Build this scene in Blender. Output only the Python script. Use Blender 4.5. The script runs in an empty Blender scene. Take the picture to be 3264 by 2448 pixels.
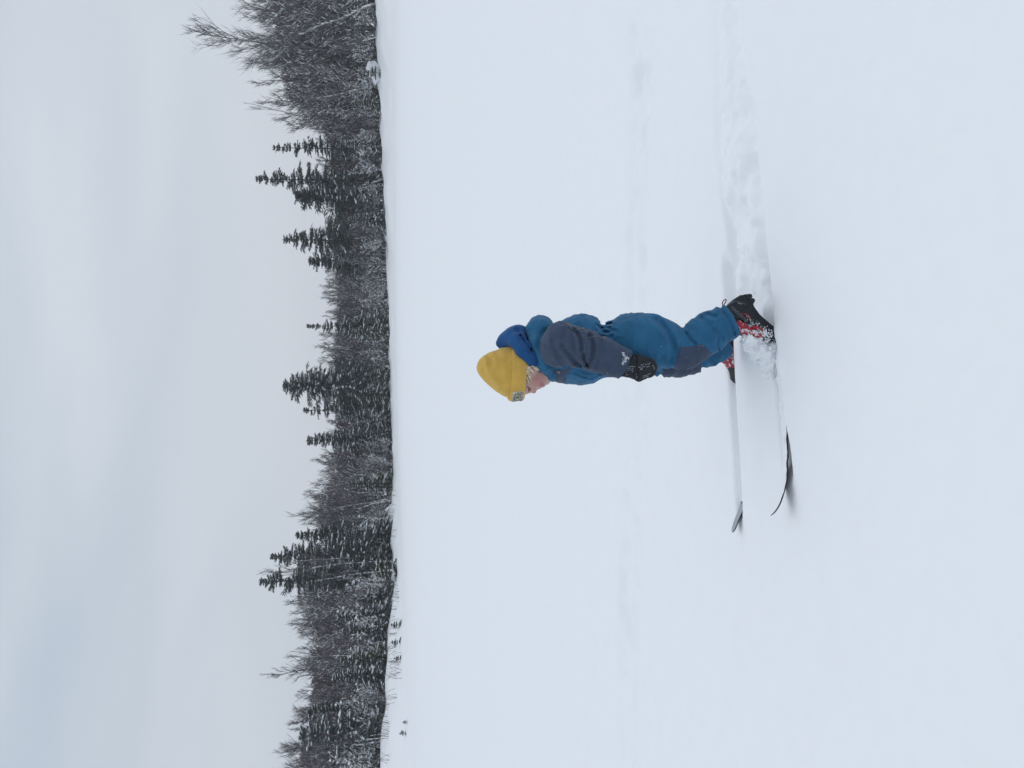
import bpy, math, random
import numpy as np
from mathutils import Vector, Matrix
from mathutils.bvhtree import BVHTree

# ------------------------------------------------------------------ camera, sky, sun, exposure
scene = bpy.context.scene
COL = scene.collection
FPX = 2735.0                                   # focal length in photo pixels (3264 on the long side)
CAM = np.array([0.0, 0.0, 1.386])
PITCH, ROLL = math.radians(8.67), math.radians(0.8)
fwd = np.array([0, math.cos(PITCH), -math.sin(PITCH)])
r0 = np.array([1.0, 0, 0]); u0 = np.array([0, math.sin(PITCH), math.cos(PITCH)])
rgt = math.cos(ROLL) * r0 - math.sin(ROLL) * u0
up = math.cos(ROLL) * u0 + math.sin(ROLL) * r0
cam_d = bpy.data.cameras.new('camera'); cam = bpy.data.objects.new('camera', cam_d); COL.objects.link(cam)
cam_d.sensor_fit = 'HORIZONTAL'; cam_d.sensor_width = 36.0; cam_d.lens = 36.0 * FPX / 3264.0
cam_d.clip_start = 0.05; cam_d.clip_end = 5000
# the phone was held upright and the file lies on its side: picture right = world down
M = Matrix(((-up[0], rgt[0], -fwd[0], CAM[0]), (-up[1], rgt[1], -fwd[1], CAM[1]), (-up[2], rgt[2], -fwd[2], CAM[2]), (0, 0, 0, 1)))
cam.matrix_world = M
scene.camera = cam

SUN_EL, SUN_AZ = math.radians(80), math.radians(20)
world = bpy.data.worlds.new('World'); scene.world = world; world.use_nodes = True
wn, wl = world.node_tree.nodes, world.node_tree.links
wn.clear()
out = wn.new('ShaderNodeOutputWorld')
sky = wn.new('ShaderNodeTexSky'); sky.sky_type = 'NISHITA'; sky.sun_disc = False
sky.sun_elevation = SUN_EL; sky.sun_rotation = SUN_AZ; sky.dust_density = 3.0
bg1 = wn.new('ShaderNodeBackground'); bg1.inputs['Strength'].default_value = 0.06
wl.new(sky.outputs[0], bg1.inputs['Color'])
tc = wn.new('ShaderNodeTexCoord')
mp = wn.new('ShaderNodeMapping'); mp.inputs['Scale'].default_value = (1.2, 1.2, 4.2); mp.inputs['Rotation'].default_value = (0.25, 0.35, 0.3)
nz = wn.new('ShaderNodeTexNoise'); nz.inputs['Scale'].default_value = 1.15; nz.inputs['Detail'].default_value = 3.5; nz.inputs['Roughness'].default_value = 0.45
nz.inputs['Distortion'].default_value = 0.5
wl.new(tc.outputs['Generated'], mp.inputs['Vector']); wl.new(mp.outputs[0], nz.inputs['Vector'])
rp = wn.new('ShaderNodeValToRGB')                 # the overcast deck: pale and slightly darker cloud
rp.color_ramp.elements[0].position = 0.33; rp.color_ramp.elements[0].color = (0.495, 0.575, 0.665, 1)
rp.color_ramp.elements[1].position = 0.68; rp.color_ramp.elements[1].color = (0.655, 0.715, 0.785, 1)
wl.new(nz.outputs['Fac'], rp.inputs['Fac'])
bg2 = wn.new('ShaderNodeBackground'); bg2.inputs['Strength'].default_value = 1.03
sx = wn.new('ShaderNodeSeparateXYZ'); wl.new(tc.outputs['Generated'], sx.inputs[0])
hz = wn.new('ShaderNodeMapRange'); hz.inputs['From Min'].default_value = 0.0; hz.inputs['From Max'].default_value = 0.32; hz.inputs['To Min'].default_value = 0.75; hz.inputs['To Max'].default_value = 0.0
wl.new(sx.outputs['Z'], hz.inputs['Value'])
hm = wn.new('ShaderNodeMix'); hm.data_type = 'RGBA'; hm.inputs[7].default_value = (0.690, 0.725, 0.785, 1)   # thinner, paler cloud low over the land
wl.new(hz.outputs[0], hm.inputs[0]); wl.new(rp.outputs['Color'], hm.inputs[6]); wl.new(hm.outputs[2], bg2.inputs['Color'])
mx = wn.new('ShaderNodeMixShader'); mx.inputs['Fac'].default_value = 0.95
wl.new(bg1.outputs[0], mx.inputs[1]); wl.new(bg2.outputs[0], mx.inputs[2]); wl.new(mx.outputs[0], out.inputs['Surface'])

sun_d = bpy.data.lights.new('sun', 'SUN'); sun = bpy.data.objects.new('sun', sun_d); COL.objects.link(sun)
sun_d.energy = 0.68; sun_d.angle = math.radians(60); sun_d.color = (1.0, 0.995, 0.98)
sd = Vector((math.sin(SUN_AZ) * math.cos(SUN_EL), math.cos(SUN_AZ) * math.cos(SUN_EL), math.sin(SUN_EL)))
sun.rotation_euler = sd.to_track_quat('Z', 'Y').to_euler()

vs = scene.view_settings
vs.view_transform = 'Standard'; vs.look = 'None'; vs.exposure = 0.0; vs.gamma = 1.0; vs.use_curve_mapping = False
scene.render.engine = 'CYCLES'
scene.cycles.use_denoising = True
scene.cycles.max_bounces = 6; scene.cycles.diffuse_bounces = 4; scene.cycles.transparent_max_bounces = 4
scene.cycles.caustics_reflective = False; scene.cycles.caustics_refractive = False

RNG = np.random.default_rng(11)
random.seed(5)

# ------------------------------------------------------------------ pixels to rays
def ray(px, py):
    """photo pixel (lying picture) -> world direction"""
    a = (2448.0 - py - 1224.0) / FPX; b = (px - 1632.0) / FPX
    d = fwd + a * rgt - b * up
    return d / np.linalg.norm(d)
def at_y(px, py, Y):
    d = ray(px, py); return CAM + d * (Y / d[1])
def at_z(px, py, z):
    d = ray(px, py); return CAM + d * ((z - CAM[2]) / d[2])
def crop(cx, cy):                                  # measuring sheet used for the child
    return 1480 + cx * 0.5063, 900 + cy * 0.5063
def to_crop(P):
    q = P - CAM
    w = q @ fwd; a = (q @ rgt) / w; b = -(q @ up) / w
    px = 1632 + b * FPX; py = 1224 - a * FPX
    return (px - 1480) / 0.5063, (py - 900) / 0.5063

# ------------------------------------------------------------------ noise
def _h(ix, iy, iz, seed):
    with np.errstate(over='ignore'):
        n = (ix.astype(np.int64) * 374761393 + iy.astype(np.int64) * 668265263 + iz.astype(np.int64) * 2147483647 + seed * 974634541) & 0xFFFFFFFF
        n = ((n ^ (n >> 13)) * 1274126177) & 0xFFFFFFFF
        n = ((n ^ (n >> 16)) * 2246822519) & 0xFFFFFFFF
        n = n ^ (n >> 15)
    return (n & 0xFFFF) / 32767.5 - 1.0
def vnoise(P, scale, seed=0):
    q = P / scale
    i = np.floor(q).astype(np.int64); f = q - i
    f = f * f * f * (f * (f * 6 - 15) + 10)
    x, y, z = i[:, 0], i[:, 1], i[:, 2]; fx, fy, fz = f[:, 0], f[:, 1], f[:, 2]
    r = 0
    for dx in (0, 1):
        for dy in (0, 1):
            for dz in (0, 1):
                w = (fx if dx else 1 - fx) * (fy if dy else 1 - fy) * (fz if dz else 1 - fz)
                r = r + w * _h(x + dx, y + dy, z + dz, seed)
    return r
def fbm(P, scale, seed=0, o=3, g=0.5):
    s = 0; a = 1
    for k in range(o):
        s = s + a * vnoise(P, scale / 2 ** k, seed + k); a *= g
    return s
def sstep(a, b, x):
    t = np.clip((x - a) / (b - a), 0, 1); return t * t * (3 - 2 * t)

# ------------------------------------------------------------------ materials
def nt(m): return m.node_tree.nodes, m.node_tree.links
def mat(name, col, rough=0.85, var=0.12, nscale=30.0, bump=0.0, bscale=200.0, sheen=0.0, sss=0.0, bdist=0.002, spec=0.3):
    m = bpy.data.materials.new(name); m.use_nodes = True
    n, l = nt(m); p = n['Principled BSDF']
    p.inputs['Roughness'].default_value = rough
    p.inputs['Specular IOR Level'].default_value = spec
    c = n.new('ShaderNodeTexCoord'); t = n.new('ShaderNodeTexNoise')
    t.inputs['Scale'].default_value = nscale; t.inputs['Detail'].default_value = 4
    l.new(c.outputs['Object'], t.inputs['Vector'])
    r = n.new('ShaderNodeMapRange'); r.inputs['To Min'].default_value = 1 - var; r.inputs['To Max'].default_value = 1 + var
    r.inputs['From Min'].default_value = 0.25; r.inputs['From Max'].default_value = 0.75
    l.new(t.outputs['Fac'], r.inputs['Value'])
    mul = n.new('ShaderNodeVectorMath'); mul.operation = 'SCALE'; mul.inputs[0].default_value = col[:3]
    l.new(r.outputs[0], mul.inputs['Scale']); l.new(mul.outputs[0], p.inputs['Base Color'])
    if bump:
        b = n.new('ShaderNodeTexNoise'); b.inputs['Scale'].default_value = bscale; b.inputs['Detail'].default_value = 3
        l.new(c.outputs['Object'], b.inputs['Vector'])
        bp = n.new('ShaderNodeBump'); bp.inputs['Strength'].default_value = bump; bp.inputs['Distance'].default_value = bdist
        l.new(b.outputs['Fac'], bp.inputs['Height']); l.new(bp.outputs[0], p.inputs['Normal'])
    if sheen: p.inputs['Sheen Weight'].default_value = sheen
    if sss:
        p.inputs['Subsurface Weight'].default_value = sss; p.inputs['Subsurface Radius'].default_value = (0.01, 0.004, 0.002)
    return m
def vcol_mat(name, rough=0.6, sss=0.0, bump=0.0, bscale=300):
    m = mat(name, (1, 1, 1), rough, 0.06, 90, bump, bscale)
    n, l = nt(m); p = n['Principled BSDF']
    a = n.new('ShaderNodeAttribute'); a.attribute_name = 'tint'
    mul = [x for x in n if x.type == 'VECT_MATH'][0]
    l.new(a.outputs['Color'], mul.inputs[0])
    if sss:
        p.inputs['Subsurface Weight'].default_value = sss; p.inputs['Subsurface Radius'].default_value = (0.006, 0.003, 0.002); p.inputs['Subsurface Scale'].default_value = 0.6
    return m
M_SNOW = mat('snow', (0.885, 0.90, 0.925), 0.75, 0.012, 14, 0.12, 130, bdist=0.004, spec=0.2)
M_TSNOW = mat('branch_snow', (0.87, 0.885, 0.91), 0.85, 0.05, 3)
M_SUIT = mat('teal_suit_cloth', (0.020, 0.118, 0.235), 0.88, 0.16, 18, 0.35, 420, 0.10)
M_GREY = mat('slate_suit_cloth', (0.047, 0.068, 0.116), 0.9, 0.16, 18, 0.4, 420, 0.10)
M_ROYAL = mat('royal_blue_fleece', (0.009, 0.075, 0.225), 0.95, 0.14, 22, 0.5, 500, 0.10)
M_PIPE = mat('beige_piping', (0.22, 0.21, 0.22), 0.8)
M_MITT = mat('black_mitten_cloth', (0.022, 0.024, 0.030), 0.8, 0.25, 60, 0.4, 500)
M_PRINT = mat('worn_white_print', (0.36, 0.39, 0.43), 0.8, 0.4, 400)
M_BLACK = mat('black_boot', (0.018, 0.021, 0.026), 0.62, 0.3, 50, 0.3, 500)
M_RED = mat('red_boot', (0.36, 0.032, 0.048), 0.6, 0.45, 110, 0.2, 300)
M_DKRED = mat('dark_red_strap', (0.20, 0.022, 0.03), 0.7)
M_GTXT = mat('grey_print', (0.15, 0.175, 0.20), 0.7)
M_WTXT = mat('white_print', (0.62, 0.62, 0.64), 0.7)
M_LABEL = mat('cream_label', (0.62, 0.56, 0.42), 0.85, 0.06, 300)
M_INK = mat('navy_ink', (0.018, 0.03, 0.055), 0.8)
M_SKI = mat('ski_black', (0.02, 0.023, 0.03), 0.5, 0.2, 40)
M_SKITOP = mat('ski_silver', (0.36, 0.40, 0.43), 0.45, 0.06, 30)
M_HAIR = mat('blond_hair', (0.72, 0.62, 0.46), 0.55, 0.3, 120)
M_EYE = mat('eye', (0.05, 0.035, 0.03), 0.3)
M_NEEDLE = mat('spruce_needles', (0.080, 0.108, 0.102), 0.8, 0.35, 1.5)
M_NEEDLE2 = mat('fresh_spruce_needles', (0.10, 0.122, 0.075), 0.8, 0.35, 1.5)
M_SEEDL = mat('pale_seedling_needles', (0.13, 0.145, 0.105), 0.8, 0.35, 1.5)
M_BARK = mat('dark_bark', (0.115, 0.105, 0.108), 0.9, 0.3, 4)
M_TWIG = mat('brown_twigs', (0.118, 0.098, 0.105), 0.9, 0.3, 0.8)
M_TWIG2 = mat('grey_twigs', (0.135, 0.125, 0.132), 0.9, 0.3, 0.8)
M_PALE = mat('pale_bark', (0.34, 0.33, 0.335), 0.9, 0.35, 3)
M_GRASS = mat('dry_stalks', (0.11, 0.095, 0.085), 0.9, 0.3, 5)
# yellow knit with fine vertical ribs
def knit():
    m = mat('yellow_knit', (0.62, 0.385, 0.082), 0.95, 0.10, 30, 0.0, sheen=0.15)
    n, l = nt(m); p = n['Principled BSDF']
    c = n.new('ShaderNodeTexCoord'); mp = n.new('ShaderNodeMapping'); mp.inputs['Scale'].default_value = (1, 1, 0.35)
    w = n.new('ShaderNodeTexNoise'); w.inputs['Scale'].default_value = 420; w.inputs['Detail'].default_value = 2
    l.new(c.outputs['Object'], mp.inputs[0]); l.new(mp.outputs[0], w.inputs['Vector'])
    b = n.new('ShaderNodeBump'); b.inputs['Strength'].default_value = 0.5; b.inputs['Distance'].default_value = 0.002
    l.new(w.outputs['Fac'], b.inputs['Height']); l.new(b.outputs[0], p.inputs['Normal'])
    return m
M_KNIT = knit()
M_SKIN = vcol_mat('skin', 0.55, 0.25)
# red boot fabric with snow crust speckles
def crusted(name, base, lo, hi, scale, snow=(0.72, 0.70, 0.74)):
    m = mat(name, base, 0.7, 0.35, 120, 0.2, 300)
    n, l = nt(m); p = n['Principled BSDF']
    c = n.new('ShaderNodeTexCoord'); t = n.new('ShaderNodeTexNoise'); t.inputs['Scale'].default_value = scale; t.inputs['Detail'].default_value = 5
    l.new(c.outputs['Object'], t.inputs['Vector'])
    r = n.new('ShaderNodeMapRange'); r.inputs['From Min'].default_value = lo; r.inputs['From Max'].default_value = hi
    l.new(t.outputs['Fac'], r.inputs['Value'])
    mul = [x for x in n if x.type == 'VECT_MATH'][0]
    mixn = n.new('ShaderNodeMix'); mixn.data_type = 'RGBA'
    mixn.inputs[7].default_value = (*snow, 1)
    l.new(r.outputs[0], mixn.inputs[0]); l.new(mul.outputs[0], mixn.inputs[6]); l.new(mixn.outputs[2], p.inputs['Base Color'])
    return m
M_REDSNOW = crusted('red_boot_with_snow', (0.36, 0.032, 0.048), 0.53, 0.62, 75)
M_BLACKSNOW = crusted('black_boot_with_snow', (0.018, 0.021, 0.026), 0.60, 0.70, 120)

# ------------------------------------------------------------------ object helpers
ORG = {}
def tag(o, label=None, cat=None, group=None, kind=None):
    if label: o['label'] = label
    if cat: o['category'] = cat
    if group: o['group'] = group
    if kind: o['kind'] = kind
    return o
def empty(name, loc, label, cat, group=None):
    o = bpy.data.objects.new(name, None); COL.objects.link(o); o.location = loc
    o.empty_display_size = 0.1
    ORG[o.name] = np.array(loc, float)
    return tag(o, label, cat, group)
def mesh_data(name, V, F, m, smooth=True):
    """F: (n,k) array or list of arrays of different k"""
    me = bpy.data.meshes.new(name)
    V = np.asarray(V, np.float32)
    Fs = F if isinstance(F, list) else [F]
    Fs = [np.asarray(f, np.int32) for f in Fs if len(f)]
    me.vertices.add(len(V)); me.vertices.foreach_set('co', V.ravel())
    nl = sum(f.size for f in Fs); nf = sum(len(f) for f in Fs)
    me.loops.add(nl); me.loops.foreach_set('vertex_index', np.concatenate([f.ravel() for f in Fs]))
    me.polygons.add(nf)
    tot = np.concatenate([np.full(len(f), f.shape[1], np.int32) for f in Fs])
    st = np.concatenate([[0], np.cumsum(tot)[:-1]]).astype(np.int32)
    me.polygons.foreach_set('loop_start', st)
    me.polygons.foreach_set('use_smooth', np.full(nf, smooth))
    for mm in (m if isinstance(m, (list, tuple)) else [m]): me.materials.append(mm)
    me.update(calc_edges=True)
    return me
def link(name, me, parent=None):
    o = bpy.data.objects.new(name, me); COL.objects.link(o)
    if parent: o.parent = parent
    return o
def part(name, V, F, m, parent, smooth=True):
    """V in world coordinates; children are stored relative to their thing's base"""
    org = ORG[parent.name]
    o = link(name, mesh_data(name, np.asarray(V, float) - org, F, m, smooth), parent)
    ORG[o.name] = org
    return o
def copy_tree(o, loc, scale, rz):
    c = o.copy(); COL.objects.link(c); c.location = loc; c.scale = scale; c.rotation_euler = (0, 0, rz)
    for ch in o.children:
        k = ch.copy(); COL.objects.link(k); k.parent = c
    return c
def join(parts):
    V = []; F = {}
    n = 0
    for v, f in parts:
        V.append(v)
        for ff in (f if isinstance(f, list) else [f]):
            ff = np.asarray(ff)
            if len(ff): F.setdefault(ff.shape[1], []).append(ff + n)
        n += len(v)
    return np.concatenate(V), [np.concatenate(x) for x in F.values()]

# ------------------------------------------------------------------ signed-distance modelling (surface nets)
def sdf_mesh(fn, lo, hi, h, B=8, refine=2):
    lo = np.array(lo, float); hi = np.array(hi, float)
    nb = np.ceil((hi - lo) / (h * B)).astype(int) + 1
    n = nb * B
    bi = np.stack(np.meshgrid(*[np.arange(k) for k in nb], indexing='ij'), -1).reshape(-1, 3)
    cen = lo + (bi * B + (B - 1) / 2) * h
    dc = fn(cen)
    act = np.abs(dc) < B * h * 1.75
    D = np.repeat(np.repeat(np.repeat(dc.reshape(nb), B, 0), B, 1), B, 2).astype(np.float32)
    loc = np.stack(np.meshgrid(*[np.arange(B)] * 3, indexing='ij'), -1).reshape(-1, 3)
    gi = (bi[act][:, None, :] * B + loc[None]).reshape(-1, 3)
    for s in range(0, len(gi), 400000):
        g = gi[s:s + 400000]
        D[g[:, 0], g[:, 1], g[:, 2]] = fn(lo + g * h)
    S = D < 0
    c = np.zeros(tuple(n - 1), np.int8)
    for dx in (0, 1):
        for dy in (0, 1):
            for dz in (0, 1):
                c += S[dx:n[0] - 1 + dx, dy:n[1] - 1 + dy, dz:n[2] - 1 + dz]
    cells = np.argwhere((c > 0) & (c < 8))
    idx = np.full(tuple(n - 1), -1, np.int64); idx[cells[:, 0], cells[:, 1], cells[:, 2]] = np.arange(len(cells))
    acc = np.zeros((len(cells), 3)); cnt = np.zeros(len(cells))
    corners = [(a, b, e) for a in (0, 1) for b in (0, 1) for e in (0, 1)]
    for a in corners:
        for ax in range(3):
            if a[ax]: continue
            b = list(a); b[ax] = 1
            va = D[cells[:, 0] + a[0], cells[:, 1] + a[1], cells[:, 2] + a[2]]
            vb = D[cells[:, 0] + b[0], cells[:, 1] + b[1], cells[:, 2] + b[2]]
            ok = (va < 0) != (vb < 0)
            t = np.where(ok, va / np.where(ok, va - vb, 1), 0)
            p = np.tile(np.array(a, float), (len(cells), 1)); p[:, ax] = t
            acc[ok] += p[ok]; cnt[ok] += 1
    V = lo + (cells + acc / cnt[:, None]) * h
    Q = []
    for ax in range(3):
        o1, o2 = [(1, 2), (2, 0), (0, 1)][ax]
        sl = [slice(1, n[k] - 1) for k in range(3)]
        sa = list(sl); sb = list(sl)
        sa[ax] = slice(0, n[ax] - 1); sb[ax] = slice(1, n[ax])
        A = S[tuple(sa)]; Bs = S[tuple(sb)]
        e = np.argwhere(A != Bs)
        base = e.copy()
        for k in range(3):
            if k != ax: base[:, k] += 1
        flip = A[e[:, 0], e[:, 1], e[:, 2]]
        def cell(d1, d2):
            q = base.copy(); q[:, o1] -= d1; q[:, o2] -= d2
            q = np.minimum(q, n - 2)
            return idx[q[:, 0], q[:, 1], q[:, 2]]
        q = np.stack([cell(1, 1), cell(0, 1), cell(0, 0), cell(1, 0)], 1)
        q[~flip] = q[~flip][:, ::-1]
        Q.append(q)
    Q = np.concatenate(Q); Q = Q[(Q >= 0).all(1)]
    e = h * 0.4
    for _ in range(refine):
        d0 = fn(V); g = np.zeros_like(V)
        for k in range(3):
            dp = np.zeros(3); dp[k] = e
            g[:, k] = (fn(V + dp) - fn(V - dp)) / (2 * e)
        g2 = np.maximum((g * g).sum(1), 0.25)
        st = (d0 / g2)[:, None] * g
        ln = np.linalg.norm(st, axis=1, keepdims=True)
        st *= np.minimum(1, 0.5 * h / np.maximum(ln, 1e-9))
        V = V - st
    return V, Q
def smin(a, b, k):
    h = np.clip(0.5 + 0.5 * (b - a) / k, 0, 1); return b + (a - b) * h - k * h * (1 - h)
def chain(P, pts, rad):
    """tapered polyline limb"""
    d = np.full(len(P), 9.0)
    pts = np.asarray(pts, float)
    for i in range(len(pts) - 1):
        a, b = pts[i], pts[i + 1]; ab = b - a
        t = np.clip(((P - a) @ ab) / max(ab @ ab, 1e-12), 0, 1)
        dd = np.linalg.norm(P - a - t[:, None] * ab, axis=1) - (rad[i] + (rad[i + 1] - rad[i]) * t)
        d = smin(d, dd, 0.006) if i else dd
    return d
def ball(P, c, r):
    r = np.broadcast_to(np.asarray(r, float), 3)
    q = (P - c) / r
    return (np.linalg.norm(q, axis=1) - 1) * r.min()
def poly2(u, v, pts):
    """signed distance to a polygon in 2-D"""
    pts = np.asarray(pts, float); n = len(pts)
    d = np.full(len(u), 1e9); inside = np.zeros(len(u), bool)
    for i in range(n):
        a = pts[i]; b = pts[(i + 1) % n]; e = b - a
        wx, wy = u - a[0], v - a[1]
        t = np.clip((wx * e[0] + wy * e[1]) / max(e @ e, 1e-12), 0, 1)
        d = np.minimum(d, (wx - e[0] * t) ** 2 + (wy - e[1] * t) ** 2)
        c1 = (a[1] > v) != (b[1] > v)
        with np.errstate(divide='ignore', invalid='ignore'):
            xx = a[0] + (v - a[1]) * (b[0] - a[0]) / (b[1] - a[1] if b[1] != a[1] else 1e-12)
        inside ^= c1 & (u < xx)
    return np.where(inside, -1, 1) * np.sqrt(d)
def dist2(u, v, pts):
    pts = np.asarray(pts, float); d = np.full(np.shape(u), 1e18)
    for i in range(len(pts) - 1):
        a, b = pts[i], pts[i + 1]; e = b - a
        t = np.clip(((u - a[0]) * e[0] + (v - a[1]) * e[1]) / max(e @ e, 1e-12), 0, 1)
        d = np.minimum(d, (u - a[0] - e[0] * t) ** 2 + (v - a[1] - e[1] * t) ** 2)
    return np.sqrt(d)
# ------------------------------------------------------------------ the lie of the land
GZ = -0.04                                          # level of the open snow field
T_BASE = np.array([(-400,1185),(0,1197),(180,1202),(290,1208),(415,1215),(580,1220),(780,1232),(1000,1240),(1240,1244),(1400,1251),(1470,1254),(1560,1250),(1730,1246),(1830,1254),(1950,1244),(2000,1232),(2100,1230),(2160,1226),(2230,1230),(2300,1214),(2400,1211),(2448,1217),(2900,1217)], float)
T_TOP = np.array([(-400,720),(0,725),(40,775),(110,774),(250,802),(310,817),(360,900),(390,960),(440,988),(500,998),(560,1000),(700,1030),(780,1030),(880,1018),(950,1030),(1000,1028),(1080,1018),(1140,1000),(1200,1020),(1330,1020),(1410,1012),(1500,1012),(1540,982),(1580,942),(1640,945),(1700,950),(1760,950),(1850,885),(1870,890),(1900,932),(1940,892),(1990,925),(2030,940),(2080,900),(2160,922),(2220,912),(2260,945),(2310,896),(2380,869),(2448,862),(2900,850)], float)
T_DIST = np.array([(-400,72),(0,75),(400,82),(1000,90),(1400,88),(1800,74),(2100,64),(2448,58),(2900,52)], float)
T_BANK = np.array([(-400,11.0),(0,11.0),(600,9.0),(1400,8.0),(1800,10.0),(2448,13.0),(2900,13.0)], float)
def tab(T, py): return np.interp(py, T[:, 0], T[:, 1])
def px_to_py(x, y): return 1224 - x / (np.maximum(y, 0.5) * math.cos(PITCH) + 0.2) * FPX
def base_z(py):
    """height of the ground under the front row of trees, from where their feet show"""
    r = np.array([ray(b, p) for b, p in zip(np.atleast_1d(tab(T_BASE, py)), np.atleast_1d(py))])
    return CAM[2] + r[:, 2] / r[:, 1] * tab(T_DIST, py)
_pys = np.linspace(-400, 2900, 120); _bz = base_z(_pys)
# ski lines on the snow
NF, NB = at_z(*crop(2010, 1000), GZ)[:2], at_z(*crop(1925, 300), GZ)[:2]
FZ = -0.07                                          # trodden level beside the far ski
FF = (at_z(*crop(1749, 1300), FZ)[:2] + at_z(*crop(1716, 1300), FZ)[:2]) / 2
FB = (at_z(*crop(1712, 600), FZ)[:2] + at_z(*crop(1674, 600), FZ)[:2]) / 2
nd = (NF - NB) / np.linalg.norm(NF - NB); fd = (FF - FB) / np.linalg.norm(FF - FB)
NEAR_TIP = NB + nd * 0.705; NEAR_TAIL = NB - nd * 0.46
FAR_TAIL = FB - fd * 0.50
def gp(*pts): return [at_z(x, y, GZ)[:2] for x, y in pts]
TR_NEAR = [NEAR_TAIL + nd * 0.3] + [p + np.array([0, 0.035]) for p in gp((2436,769),(2429,706),(2422,642),(2407,563),(2399,434),(2376,271),(2345,100),(2330,-100),(2310,-600))]
TR_FAR = [FAR_TAIL + fd * 0.45] + gp((2314,860),(2309,740),(2296,600),(2288,400),(2283,200),(2282,0),(2275,-300),(2260,-700))
OLD_A = gp((2015,-700),(2018,0),(2024,253),(2020,420),(2012,700),(2006,950),(2003,1275),(1996,1560),(1996,1764),(1986,1915),(1988,2100),(1982,2448),(1975,3000))
OLD_B = gp((2062,-700),(2062,0),(2066,253),(2058,420),(2052,700),(2046,950),(2040,1275),(2034,1560),(2034,1764),(2024,1915),(2022,2100),(2018,2448),(2010,3000))
PITS = [(*at_z(x, y, GZ)[:2], r, d) for x, y, r, d in ((2030,245,.07,.03),(2062,230,.05,.012),(2046,340,.06,.014),(2005,920,.09,.012),(2055,945,.045,.014),(1995,1290,.06,.012),(2045,1260,.05,.014),(2030,1320,.07,.010),(2065,1380,.05,.010),(2010,1370,.05,.012),(1989,1975,.07,.022),(2016,2030,.06,.016),(1988,1900,.05,.012),(2000,1770,.07,.008),(1980,2060,.06,.010),(2010,560,.05,.010),(2040,620,.05,.010),(2035,1500,.05,.008),(2000,2200,.06,.012),(1994,1420,.06,.012),(2030,1440,.04,.010),(1998,1620,.07,.012),(2028,1690,.05,.010),(1984,1850,.05,.014),(2020,1960,.05,.014),(1982,2130,.07,.013),(2014,2300,.06,.010),(2008,760,.05,.014),(2048,820,.05,.012),(2016,120,.06,.014),(2056,430,.05,.012))]
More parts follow.
